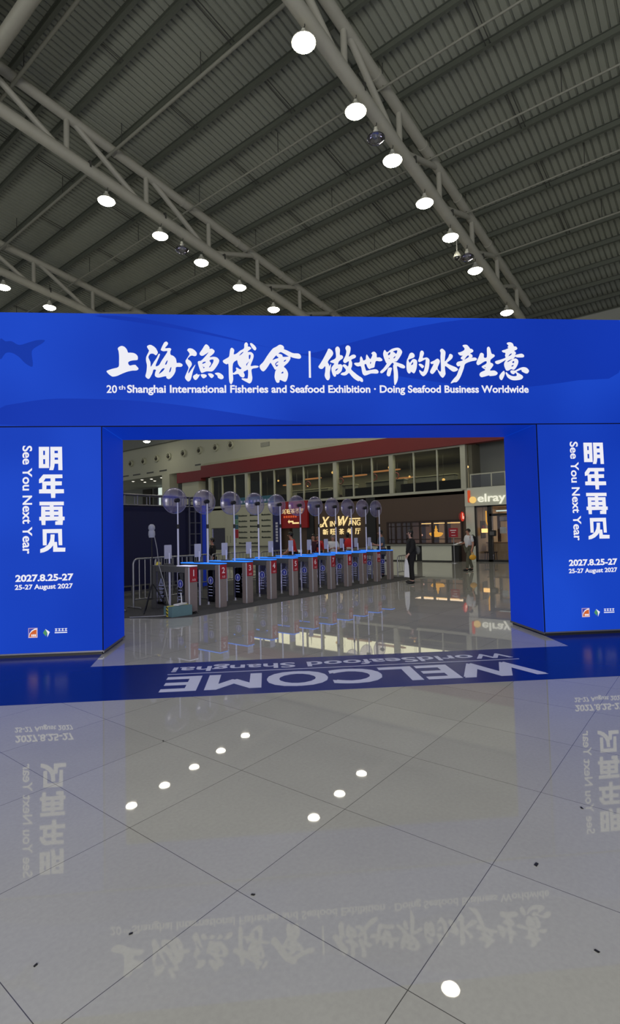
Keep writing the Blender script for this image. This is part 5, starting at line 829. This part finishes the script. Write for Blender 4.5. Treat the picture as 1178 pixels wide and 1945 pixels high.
def circle(cx, cy, r, n=24): return [(cx + r*math.cos(2*PI*k/n), cy + r*math.sin(2*PI*k/n)) for k in range(n)]
def turnstile_body(first):
    t = thing('turnstile', '', 'turnstile')
    f = MB().box(-0.12, 0.12, 0.0, 0.15, 0.0, 0.99, 0.012).build('front_post', 'steel', t)
    MB().box(-0.123, -0.098, -0.003, 0.012, 0.01, 0.985).build('edge_strip', 'steel_bright', f)
    MB().box(-0.12, 0.12, 1.20, 1.40, 0.0, 0.99, 0.012).build('rear_post', 'steel_dark', t)
    MB().box(-0.12, 0.02, 0.15, 1.20, 0.87, 0.99).build('top_beam', 'steel_dark', t)
    MB().box(-0.12, 0.12, 0.0, 1.40, 0.99, 1.004).build('top_cover', 'steel_dark', t)
    if first:
        MB().box(-0.125, -0.095, 0.0, 1.40, 1.004, 1.014).build('top_edge', 'galv', t)
        MB().box(-0.125, 0.115, -0.005, 0.42, 1.004, 1.020).build('light_strip', 'led_white', t)
    else:
        MB().box(-0.125, -0.02, -0.005, 1.40, 1.004, 1.026).build('light_strip', 'led_blue', t)
        MB().box(0.02, 0.118, -0.005, 1.40, 1.004, 1.022).build('light_strip', 'led_blue', t)
    MB().box(-0.116, -0.110, 0.17, 0.42, 0.12, 0.86).build('guide_panel', 'acrylic', t)
    MB().box(-0.116, -0.110, 0.84, 1.18, 0.12, 0.86).build('guide_panel', 'acrylic', t)
    c = (-0.30, 0.62); pr = [circle(*c, 0.092), circle(*c, 0.078), [(-0.33, 0.61), (-0.30, 0.675), (-0.27, 0.61), (-0.29, 0.61), (-0.29, 0.56), (-0.31, 0.56), (-0.31, 0.61)]]
    link('arrow_print', side_poly([pr[0], pr[1]]), 'print_white', t); link('arrow_symbol', side_poly([pr[2]]), 'print_white', t); link('arrow_disc', side_poly([circle(*c, 0.076)], -0.117), 'print_blue', t)
    tri = [[(-1.10, 0.54), (-0.90, 0.54), (-1.0, 0.73)], [(-1.065, 0.56), (-0.935, 0.56), (-1.0, 0.685)], [(-1.01, 0.575), (-0.99, 0.575), (-0.99, 0.64), (-1.01, 0.64)]]
    link('warning_print', side_poly(tri), 'print_white', t)
    ln = []
    for k, (a, b) in enumerate(((-1.09, -0.91), (-1.07, -0.93), (-1.09, -0.91), (-1.05, -0.95))):
        z0 = 0.48 - 0.085*k; ln.append([(a, z0), (b, z0), (b, z0+0.02), (a, z0+0.02)]); ln.append([(a+0.02, z0-0.03), (b-0.02, z0-0.03), (b-0.02, z0-0.018), (a+0.02, z0-0.018)])
    for k in range(4):
        z0 = 0.47 - 0.07*k; ln.append([(-0.37, z0), (-0.24, z0), (-0.24, z0+0.015), (-0.37, z0+0.015)])
    link('small_print', side_poly(ln), 'print_white', t)
    MB().cyl((-0.03, 0.80, 0.0), (-0.03, 0.80, 0.87), 0.026, 12).build('gate_post', 'white_pole', t, True)
    # face reader on the cover
    r = MB().box(-0.10, 0.06, 0.74, 0.94, 1.004, 1.055, 0.01).build('reader_base', 'steel_dark', t)
    MB().cyl((-0.03, 0.80, 1.05), (-0.03, 0.80, 1.30), 0.02, 10).build('reader_stem', 'white_pole', t, True)
    mb = MB().box(-0.10, 0.10, 0.88, 0.905, 1.16, 1.48, 0.008)
    o = mb.build('reader_screen', 'grey_plastic', t); MB().box(-0.085, 0.085, 0.905, 0.909, 1.19, 1.46).build('display', 'black', o)
    return t
def number(t, n):
    MB().box(-0.094, 0.112, -0.006, 0.0, 0.66, 0.985).build('number_label', 'red_label', t)
    link('number_lettering', merge([up_text(str(n), 0.01, 0.86, 0.14, -0.0075), up_text('入口', 0.01, 0.71, 0.05, -0.0075)]), 'label_ink', t)
protoA = turnstile_body(True); protoB = turnstile_body(False)
lab = ['steel turnstile with red label 1 and a white lit end, nearest the camera'] + [f'steel turnstile with blue lit top and red label {n}' for n in range(2, 11)] + ['blue lit steel turnstile without a label, last at the right end of the row']
bX = 7.408
for i in range(11):
    p = (bX + 0.868*i, 9.174 - 0.006*i, CZ)
    if i == 0: t = protoA; t.location = p; t['label'] = lab[0]; t['group'] = 'turnstiles in a row'
    elif i == 1: t = protoB; t.location = p; t['label'] = lab[1]; t['group'] = 'turnstiles in a row'
    else: t = copy_thing(protoB, p, lab[i], 'turnstiles in a row')
for i, t in enumerate(sorted([o for o in C.objects if o.name.split('.')[0] == 'turnstile'], key=lambda o: o.location.x)):
    if i < 10: number(t, i+1)

# ------------------------------------------------------------------ clear dishes on poles beside the turnstiles
def dish_proto():
    t = thing('dish_stand', '', 'dish on a pole')
    MB().cyl((0, 0, 0), (0, 0, 1.88), 0.022, 12).build('lower_pole', 'white_pole', t, True)
    MB().cyl((0, 0, 1.86), (0, 0, 2.50), 0.017, 12).build('upper_pole', 'white_pole', t, True)
    MB().cyl((0, 0, 1.85), (0, 0, 1.95), 0.031, 12).build('clamp_collar', 'black', t, True)
    MB().cyl((0, 0, 0), (0, 0, 0.012), 0.06, 16).build('foot_plate', 'galv', t, True)
    a = math.radians(13); ax = Vector((math.sin(a), math.cos(a), 0.0))      # dish axis, away from the camera side
    mt = Matrix.Translation((0, 0, 2.51)) @ ax.to_track_quat('Z', 'Y').to_matrix().to_4x4()
    mb = MB(); mb.lathe([(0.0, 0.075), (0.10, 0.08), (0.20, 0.10), (0.27, 0.13), (0.302, 0.16)], 36, mtx=mt); mb.build('dish', 'dish', t, True)
    mb = MB(); mb.tube([mt @ Vector((0.302*math.cos(2*PI*k/36), 0.302*math.sin(2*PI*k/36), 0.16)) for k in range(37)], 0.008, 6); mb.build('dish_rim', 'dish_rim', t, True)
    mb = MB(); mb.lathe([(0.0, -0.03), (0.05, -0.03), (0.055, 0.03), (0.045, 0.10), (0.0, 0.11)], 16, mtx=mt); mb.build('hub', 'black', t, True)
    return t
dp = dish_proto()
for i in range(11):
    p = (bX + 0.868*i + 0.155, 9.89 - 0.023*i, CZ)
    lb = f'clear round dish on a white pole standing inside turnstile {i+1}' if i < 10 else 'clear round dish on a white pole at the right end of the row'
    if i == 0: dp.location = p; dp['label'] = lb; dp['group'] = 'clear dishes on poles'
    else: dp2 = copy_thing(dp, p, lb, 'clear dishes on poles')

# ------------------------------------------------------------------ crowd barriers
def barrier(x, y, L, label, H=1.16, rz=0.0):
    t = thing('crowd_barrier', label, 'barrier', (x, y, CZ), rz, 'crowd barriers')
    R = 0.12
    pts = [(0, 0, 0.03)] + [(0, 0, H-R)] + [(R - R*math.cos(a), 0, H-R + R*math.sin(a)) for a in (PI/8, PI/4, 3*PI/8, PI/2)] + [(L-R + R*math.sin(a), 0, H-R + R*math.cos(a)) for a in (0, PI/8, PI/4, 3*PI/8, PI/2)] + [(L, 0, 0.03)]
    MB().tube(pts, 0.023, 10).build('frame', 'galv', t, True)
    MB().cyl((0, 0, 0.2), (L, 0, 0.2), 0.018, 8).build('lower_rail', 'galv', t, True)
    n = int(L / 0.155)
    for k in range(1, n): MB().cyl((L*k/n, 0, 0.2), (L*k/n, 0, H), 0.011, 6).build('upright_bar', 'galv', t, True)
    for s in (0.02, L-0.02): MB().tube([(s, -0.28, 0.018), (s, -0.22, 0.03), (s, 0.22, 0.03), (s, 0.28, 0.018)], 0.018, 8).build('foot', 'galv', t, True)
    return t
barrier(7.06, 10.93, 2.05, 'grey crowd barrier with round corners behind turnstile 1, left of the row')
barrier(4.62, 10.93, 2.08, 'grey crowd barrier cut by the left leg of the arch')
barrier(11.35, 13.1, 2.2, 'grey crowd barrier behind the dishes of turnstiles 3 and 4', 1.07)
barrier(13.65, 13.1, 2.1, 'grey crowd barrier behind the dishes of turnstiles 5 and 6', 1.05)
barrier(9.15, 13.05, 2.1, 'grey crowd barrier along the foot of the navy board', 1.07)
barrier(16.75, 9.25, 1.0, 'short pale crowd barrier at the right end of the turnstile row', 0.78)
barrier(16.9, 11.6, 2.0, 'crowd barrier behind the last turnstiles at right', 1.0)

# ------------------------------------------------------------------ navy stage board with lattice truss
t = thing('backdrop_board', 'large dark navy board with aluminium lattice truss along its top and right side', 'backdrop', (8.5, 13.6, CZ))
MB().box(-3.5, 2.2, -0.02, 0.04, 0.12, 2.62).build('board_sheet', 'board_navy', t)
mb = MB()
for zz in (2.62, 2.93): mb.cyl((-3.5, -0.1, zz), (2.75, -0.1, zz), 0.028, 8); mb.cyl((-3.5, 0.2, zz), (2.75, 0.2, zz), 0.028, 8)
k = -3.4
while k < 2.7: mb.cyl((k, -0.1, 2.62), (k, -0.1, 2.93), 0.018, 6); mb.cyl((k + 0.1, 0.2, 2.62), (k + 0.1, 0.2, 2.93), 0.018, 6); k += 0.42
mb.build('top_truss', 'alu', t)
mb = MB()
for xx in (2.28, 2.52, 2.76): mb.cyl((xx, -0.1, 0), (xx, -0.1, 2.93), 0.028, 8)
for k in range(8): mb.cyl((2.28, -0.1, 0.3+0.36*k), (2.76, -0.1, 0.3+0.36*k), 0.018, 6)
mb.build('side_truss', 'alu', t)
MB().box(2.22, 2.80, 0.0, 0.03, 0, 2.7).build('side_sheet', 'board_navy', t)
MB().box(2.82, 2.98, -0.1, 0.05, 0, 2.68).build('blue_edge_panel', 'blue_board', t)
mb = MB().box(-3.5, 2.2, -0.06, -0.02, 0.06, 0.12); k = -3.4
while k < 2.1: mb.box(k-0.02, k+0.02, -0.07, -0.03, -0.0, 0.24); k += 0.3
mb.box(-3.5, 2.2, -0.07, -0.03, 0.24, 0.28)
mb.build('bottom_rail', 'steel_dark', t)

# ------------------------------------------------------------------ tripod device, foam box, cables
t = thing('tripod_device', 'white capped device on a thin black tripod left of turnstile 1', 'tripod', (6.93, 10.0, CZ))
for a in (205, 325, 80):
    c, s = math.cos(math.radians(a)), math.sin(math.radians(a))
    MB().tube([(0.02*c, 0.02*s, 0.62), (0.36*c, 0.36*s, 0.012)], 0.014, 8).build('leg', 'black', t, True)
    MB().cyl((0.02*c, 0.02*s, 0.30), (0.19*c, 0.19*s, 0.29), 0.008, 6).build('brace', 'black', t)
MB().cyl((0, 0, 0.28), (0, 0, 1.68), 0.013, 10).build('pole', 'black', t, True)
MB().lathe([(0.0, 1.66), (0.06, 1.66), (0.075, 1.72), (0.07, 1.80), (0.055, 1.82), (0.075, 1.86), (0.068, 1.92), (0.035, 1.955), (0.0, 1.96)], 18).build('device_head', 'cone_grey', t, True)
mb = MB().tube([(0.05, -0.03, 1.68), (0.10, -0.05, 1.4), (0.12, -0.08, 1.05), (0.14, -0.22, 0.7), (0.10, -0.42, 0.3), (0.02, -0.58, 0.20)], 0.010, 6)
mb.build('cable', 'cable', t, True)
t = thing('foam_box', 'grey green box with yellow and black tape on the floor before turnstile 1', 'box', (6.97, 9.08, CZ), math.radians(-6))
MB().box(-0.27, 0.22, -0.13, 0.20, 0, 0.21, 0.006).build('box_body', 'foam_teal', t)
MB().box(-0.275, 0.22, 0.02, 0.09, 0.0, 0.214).build('yellow_tape', 'yellow', t)
mb = MB()
for k in range(3): mb.prism([(-0.2755, 0.02, 0.02+0.07*k), (-0.2755, 0.02, 0.05+0.07*k), (-0.2755, 0.09, 0.08+0.07*k), (-0.2755, 0.09, 0.05+0.07*k)], (-0.0015, 0, 0))
mb.build('tape_stripes', 'black', t)
o = thing('router', 'small white router with an upright aerial lying on the grey green box', 'router', (7.0, 9.11, CZ + 0.216), math.radians(18))
MB().box(-0.15, 0.17, -0.06, 0.07, 0, 0.03, 0.006).build('housing', 'white', o)
MB().tube([(0.13, 0.05, 0.02), (0.14, 0.06, 0.12), (0.13, 0.07, 0.24)], 0.012, 8).build('aerial', 'white', o, True)
o = thing('yellow_holder', 'small yellow tape holder lying on the left end of turnstile 1', 'tape holder', (bX - 0.04, 10.40, CZ + 1.016), 0.5)
MB().prism([(-0.06, -0.02, 0), (0.10, -0.02, 0), (0.12, -0.02, 0.05), (0.02, -0.02, 0.075)], (0, 0.05, 0)).build('holder_body', 'yellow', o)
MB().cyl((0.05, -0.025, 0.035), (0.05, 0.035, 0.035), 0.022, 12).build('tape_roll', 'white', o, True)
o = tag(MB().tube([(6.2, 9.75, 0.02), (6.45, 9.50, 0.02), (6.62, 9.35, 0.02), (6.68, 9.17, 0.04)], 0.012, 6).build('floor_cable', 'cable', None, True), 'pale cable running over the floor from the left to the grey green box', 'cable')
o = tag(MB().tube([(7.23, 9.05, 0.06), (7.28, 8.95, 0.02), (7.36, 9.02, 0.05), (7.22, 8.92, 0.06), (7.27, 9.02, 0.02), (7.38, 8.98, 0.02)], 0.010, 6).build('coiled_cable', 'black', None, True), 'dark looped cable lying at the right end of the grey green box', 'cable')

# ------------------------------------------------------------------ people
def skin_mesh(nodes, edges, sub=1):
    """nodes: name -> ((x, y, z), (rx, ry)); first node is the root."""
    names = list(nodes); bm_ = bpy.data.meshes.new('sk')
    bm_.from_pydata([nodes[n][0] for n in names], [(names.index(a), names.index(b)) for a, b in edges], [])
    o = bpy.data.objects.new('sk', bm_); C.objects.link(o)
    o.modifiers.new('s', 'SKIN'); o.modifiers['s'].use_smooth_shade = True
    lay = bm_.skin_vertices[0].data
    for i, n in enumerate(names):
        r = nodes[n][1]; lay[i].radius = r if isinstance(r, tuple) else (r, r); lay[i].use_root = (i == 0)
    ss = o.modifiers.new('u', 'SUBSURF'); ss.levels = sub; ss.render_levels = sub
    me = bpy.data.meshes.new_from_object(o.evaluated_get(bpy.context.evaluated_depsgraph_get()))
    bpy.data.objects.remove(o); bpy.data.meshes.remove(bm_)
    return me
def person(label, loc, deg, H, top, legs, hair='hair', hair_len=0.0, skin='skin', pose=None, stride=0.0, lean=0.0, sleeves=0.75, jacket=False, shoes='black', shade=False):
    k = H / 1.70
    t = thing('person', label, 'person', loc, math.radians(deg))
    J = {'pelvis': (0, 0, .94), 'waist': (0.01, 0, 1.08), 'chest': (0.0, 0, 1.28), 'collar': (-0.01, 0, 1.42), 'neck': (0.005, 0, 1.485), 'jaw': (.03, 0, 1.545), 'face': (.022, 0, 1.61), 'crown': (0.0, 0, 1.665)}
    for s, n in ((1, 'l'), (-1, 'r')):
        J[n+'sho'] = (-.01, s*.165, 1.395); J[n+'elb'] = (-.03, s*.225, 1.12); J[n+'wri'] = (.06, s*.235, .89); J[n+'han'] = (.085, s*.235, .82)
        J[n+'hip'] = (0, s*.09, .90); st = stride * s
        J[n+'kne'] = (.03 + st*.55, s*.10, .49); J[n+'ank'] = (-.02 + st, s*.105, .085); J[n+'toe'] = (.13 + st, s*.115, .045)
    if pose: J.update(pose)
    def P(n):
        x, y, z = J[n]
        if lean and z > 0.94 and n not in (): x += math.tan(lean) * (z - 0.94)
        return (x*k, y*k, z*k)
    def rad(r): return tuple(v*k for v in r) if isinstance(r, tuple) else r*k
    base = {'pelvis': (.115, .15), 'waist': (.10, .125), 'chest': (.11, .15), 'collar': (.06, .085), 'neck': .05, 'jaw': (.062, .055), 'face': (.088, .075), 'crown': (.07, .062)}
    nodes = {n: (P(n), rad(r)) for n, r in base.items()}
    edges = [('pelvis', 'waist'), ('waist', 'chest'), ('chest', 'collar'), ('collar', 'neck'), ('neck', 'jaw'), ('jaw', 'face'), ('face', 'crown')]
    for n in 'lr':
        for j, r in (('sho', .058), ('elb', .042), ('wri', .028), ('han', (.030, .018)), ('hip', .085), ('kne', .058), ('ank', .04), ('toe', .032)): nodes[n+j] = (P(n+j), rad(r))
        edges += [('chest', n+'sho'), (n+'sho', n+'elb'), (n+'elb', n+'wri'), (n+'wri', n+'han'), ('pelvis', n+'hip'), (n+'hip', n+'kne'), (n+'kne', n+'ank'), (n+'ank', n+'toe')]
        h = Vector(P(n+'han')); d = (h - Vector(P(n+'wri'))).normalized(); side = Vector((1, 0, 0)) if abs(d.x) < 0.8 else Vector((0, 0, 1))
        side = (side - d * side.dot(d)).normalized(); palm = d.cross(side) * (1 if n == 'l' else -1)
        for f in range(4):
            off = side * (0.027 - 0.018*f) * k; ln = (.036, .042, .039, .030)[f] * k
            a = h + off + d*0.02*k; b = a + d*ln; c = b + (d*0.75 - palm*0.5).normalized() * ln*0.75
            nodes[f'{n}f{f}a'] = (tuple(b), .0095*k); nodes[f'{n}f{f}b'] = (tuple(c), .008*k)
            edges += [(n+'han', f'{n}f{f}a'), (f'{n}f{f}a', f'{n}f{f}b')]
        b = h - d*0.015*k + side*0.048*k; c = b + d*0.035*k + side*0.008*k
        nodes[n+'tha'] = (tuple(b), .011*k); nodes[n+'thb'] = (tuple(c), .009*k); edges += [(n+'wri', n+'tha'), (n+'tha', n+'thb')]
    body = link('body', skin_mesh(nodes, edges), skin, t, True)
    fx, fy, fz = P('face'); 
    mb = MB(); mb.lathe([(0.0, .018*k), (.012*k, 0.0), (.015*k, -.018*k), (0.0, -.022*k)], 8, (fx+.086*k, fy, fz-.012*k)); mb.build('nose', skin, body, True)
    mb = MB()
    for s in (1, -1): mb.sphere((fx + .078*k, fy + s*.031*k, fz + .018*k), .0105*k, u=8, v=6)
    mb.build('eyes', 'eye', body, True)
    mb = MB().box(fx+.076*k, fx+.086*k, fy-.022*k, fy+.022*k, fz-.052*k, fz-.045*k); mb.build('mouth', 'c_maroon', body)
    mb = MB()
    for s in (1, -1): mb.sphere((fx - .005*k, fy + s*.078*k, fz), .018*k, .010*k, .028*k, 8, 6)
    mb.build('ears', skin, body, True)
    # hair cap: back and top of the skull, with optional length behind
    mb = MB(); mb.sphere((fx - .018*k, fy, fz + .028*k), .100*k, .090*k, .092*k, 20, 14)
    for v in list(mb.bm.verts):
        if v.co.x > fx + .035*k and v.co.z < fz + .055*k: v.co.x = fx + .035*k + (v.co.x - fx - .035*k)*0.1
        if v.co.z < fz - .03*k and v.co.x < fx and hair_len: v.co.z -= hair_len * k * (0.6 if abs(v.co.y - fy) < .05*k else 0.4)
    mb.build('hair', hair, t, True)
    # garments follow the same skeleton a little larger
    g = {n: (P(n), rad(r)) for n, r in {'chest': (.128, .17), 'waist': (.122, .15) if not jacket else (.155, .185), 'hem': (.135, .168) if not jacket else (.165, .195), 'collar': (.075, .10)}.items() if n != 'hem'}
    px, py, pz = P('pelvis'); g['hem'] = ((px, py, pz - (.06*k if jacket else .02*k)), rad((.135, .168) if not jacket else (.16, .19)))
    ge = [('chest', 'waist'), ('waist', 'hem'), ('chest', 'collar')]
    for n in 'lr':
        a, b, c = Vector(P(n+'sho')), Vector(P(n+'elb')), Vector(P(n+'wri'))
        g[n+'s'] = (tuple(a), rad(.078)); ge.append(('chest', n+'s'))
        if sleeves <= 1: e = a.lerp(b, sleeves); g[n+'e'] = (tuple(e), rad(.066)); ge.append((n+'s', n+'e'))
        else:
            g[n+'e'] = (tuple(b), rad(.060)); e = b.lerp(c, sleeves-1); g[n+'w'] = (tuple(e), rad(.045)); ge += [(n+'s', n+'e'), (n+'e', n+'w')]
    link('top', skin_mesh(g, ge), top, t, True)
    g = {'pelvis': (P('pelvis'), rad((.128, .162)))}; ge = []
    for n in 'lr':
        g[n+'h'] = (P(n+'hip'), rad(.105)); g[n+'k'] = (P(n+'kne'), rad(.078)); a = P(n+'ank'); g[n+'a'] = ((a[0], a[1], a[2] - .005*k), rad(.066)); ge += [('pelvis', n+'h'), (n+'h', n+'k'), (n+'k', n+'a')]
    link('trousers', skin_mesh(g, ge), legs, t, True)
    for n in 'lr':
        a, b = Vector(P(n+'ank')), Vector(P(n+'toe'))
        mb = MB(); mb.sphere(((a.x*0.45+b.x*0.55), (a.y+b.y)/2, .045*k), .135*k, .048*k, .05*k, 14, 8)
        for v in mb.bm.verts: v.co.z = max(v.co.z, 0.0)
        mb.build('shoe', shoes, t, True)
    return t
p1 = person('woman in black facing left with a white shopping bag, before the white counter', (15.18, 7.88, 0), 132, 1.70, 'c_black', 'c_black', 'hair', 0.16, 'skin_pale', {'lelb': (.02, .235, 1.12), 'lwri': (.16, .24, .92), 'lhan': (.20, .235, .855), 'relb': (-.04, -.215, 1.12), 'rwri': (.05, -.22, .90), 'rhan': (.08, -.215, .83), 'lkne': (.02, .08, .49), 'rkne': (.02, -.08, .49), 'lank': (-.02, .08, .085), 'rank': (-.02, -.08, .085), 'ltoe': (.12, .085, .045), 'rtoe': (.12, -.085, .045)}, sleeves=1.85, jacket=True)
def at(t, x, y, z): # person local point to world
    c, s = math.cos(t.rotation_euler.z), math.sin(t.rotation_euler.z); return (t.location.x + c*x - s*y, t.location.y + s*x + c*y, t.location.z + z)
o = thing('shopping_bag', 'long white shopping bag hanging from the hand of the woman in black', 'bag', at(p1, .23, .28, .22), math.radians(132))
MB().prism([(-.075, -.04, 0), (.085, -.04, 0.02), (.07, -.04, .40), (.03, -.04, .56), (-.02, -.04, .56), (-.06, -.04, .38)], (0, 0.08, 0)).build('bag_body', 'c_white', o)
MB().tube([(.0, 0, .54), (-.01, 0, .60), (.02, 0, .60), (.03, 0, .54)], .012, 6).build('handle', 'c_white', o)
o = thing('shoulder_bag', 'grey handbag behind the back of the woman in black', 'bag', at(p1, -.24, -.12, .92), math.radians(132))
MB().sphere((0, 0, .13), .09, .14, .14).build('bag_body', 'bag_grey', o, True)
MB().tube([(0.02, -.08, .24), (.10, -.10, .45), (.16, -.06, .52)], .012, 6).build('strap', 'bag_grey', o)
p2 = person('person in white T-shirt and grey trousers facing left, holding a sheet and a yellow bag', (20.82, 8.18, 0), 148, 1.70, 'c_white', 'c_olive', 'hair', 0.0, 'skin', {'relb': (.02, -.24, 1.13), 'rwri': (.27, -.20, 1.10), 'rhan': (.34, -.17, 1.12), 'lelb': (-.04, .24, 1.10), 'lwri': (.03, .25, .88), 'lhan': (.05, .25, .81)}, stride=0.20, sleeves=0.8)
o = thing('paper_sheet', 'white sheet of paper held by the person in the white T-shirt', 'paper', at(p2, .40, -.16, 1.13), math.radians(148))
MB().box(-.17, .20, -.11, .11, 0, .004).build('sheet', 'c_white', o, rot=(0, math.radians(18), 0)); MB().box(-.15, .16, -.09, -.08, .0042, .006).build('print_line', 'grey_plastic', o, rot=(0, math.radians(18), 0))
o = thing('yellow_carrier_bag', 'yellow bag hanging from the hand of the person in the white T-shirt', 'bag', at(p2, .05, .30, .46), math.radians(148))
MB().sphere((0, 0, .10), .16, .08, .11).build('bag_body', 'yellow_bag', o, True)
MB().tube([(-.06, 0, .18), (-.02, 0, .30), (.02, 0, .30), (.06, 0, .18)], .014, 6).build('handle', 'yellow_bag', o)
o = thing('backpack', 'dark backpack on the person in the white T-shirt', 'bag', at(p2, -.265, 0, 1.02), math.radians(148))
MB().sphere((0, 0, .18), .085, .15, .22).build('bag_body', 'c_black', o, True)
mb = MB()
for s in (.11, -.11): mb.tube([(.02, s, .36), (.12, s, .44), (.26, s, .42), (.335, s, .30)], .016, 6)
mb.build('strap', 'c_black', o)
ph = {'lelb': (.06, .24, 1.13), 'lwri': (.30, .10, 1.16), 'lhan': (.36, .06, 1.18), 'relb': (.06, -.24, 1.13), 'rwri': (.30, -.10, 1.16), 'rhan': (.36, -.05, 1.18), 'jaw': (.05, 0, 1.535), 'face': (.05, 0, 1.60)}
p3 = person('man in blue grey T-shirt and jeans looking at a phone behind the last turnstile', (17.0, 10.05, CZ), 138, 1.74, 'c_bluegrey', 'c_jean', 'hair', 0.0, 'skin', ph, sleeves=0.8)
o = thing('phone', 'dark phone held by the man in the blue grey T-shirt', 'phone', at(p3, .42, 0, 1.24), math.radians(138)); MB().box(-.01, .01, -.04, .04, 0, .15, .004).build('phone_case', 'black', o, rot=(0, -0.5, 0)); MB().box(-.013, -.010, -.034, .034, .01, .14).build('screen', 'steel_dark', o, rot=(0, -0.5, 0))
p4 = person('person in red and black vest leaning left behind turnstile 5', (14.2, 12.0, CZ), 120, 1.72, 'c_red', 'c_black', 'hair', 0.0, 'skin', {'lelb': (.10, .24, 1.12), 'lwri': (.26, .22, .98), 'lhan': (.32, .21, .95), 'relb': (.10, -.24, 1.12), 'rwri': (.26, -.22, .98), 'rhan': (.32, -.21, .95)}, lean=0.14, sleeves=0.8)
p5 = person('person in dark maroon T-shirt standing between the dishes of turnstiles 6 and 7', (15.35, 12.0, CZ), 205, 1.62, 'c_maroon', 'c_black', 'hair', 0.0, 'skin', sleeves=0.8)
p6 = person('person with long dark hair and red top just right of the maroon T-shirt', (16.62, 12.75, CZ), 200, 1.60, 'c_red', 'c_jean', 'hair', 0.10, 'skin', sleeves=1.4)
p7 = person('grey haired man in white shirt looking down between the dishes of turnstiles 7 and 8', (15.98, 11.55, CZ), 215, 1.58, 'c_white', 'c_jean', 'hair_grey', 0.0, 'skin', ph, sleeves=0.8)
p8 = person('person with long dark hair in purple, seen from behind, under the restaurant name', (17.7, 12.05, CZ), 40, 1.66, 'c_purple', 'c_jean', 'hair', 0.12, 'skin', sleeves=1.6)
o = thing('red_backpack', 'bright red backpack on the person in purple', 'bag', at(p8, -.27, 0, .98), math.radians(40))
MB().sphere((0, 0, .22), .10, .17, .24).build('bag_body', 'c_red', o, True)
MB().box(-.105, -.085, -.09, .09, .04, .10, .004).build('front_patch', 'c_white', o)
mb = MB()
for s in (.12, -.12): mb.tube([(.03, s, .40), (.14, s, .47), (.28, s, .44), (.37, s, .30)], .018, 6)
mb.build('strap', 'c_red', o)
p9 = person('person in dark clothes half hidden at the right edge of the navy board', (11.95, 13.75, CZ), 150, 1.58, 'c_black', 'c_black', 'hair', 0.0, 'skin', sleeves=1.5)
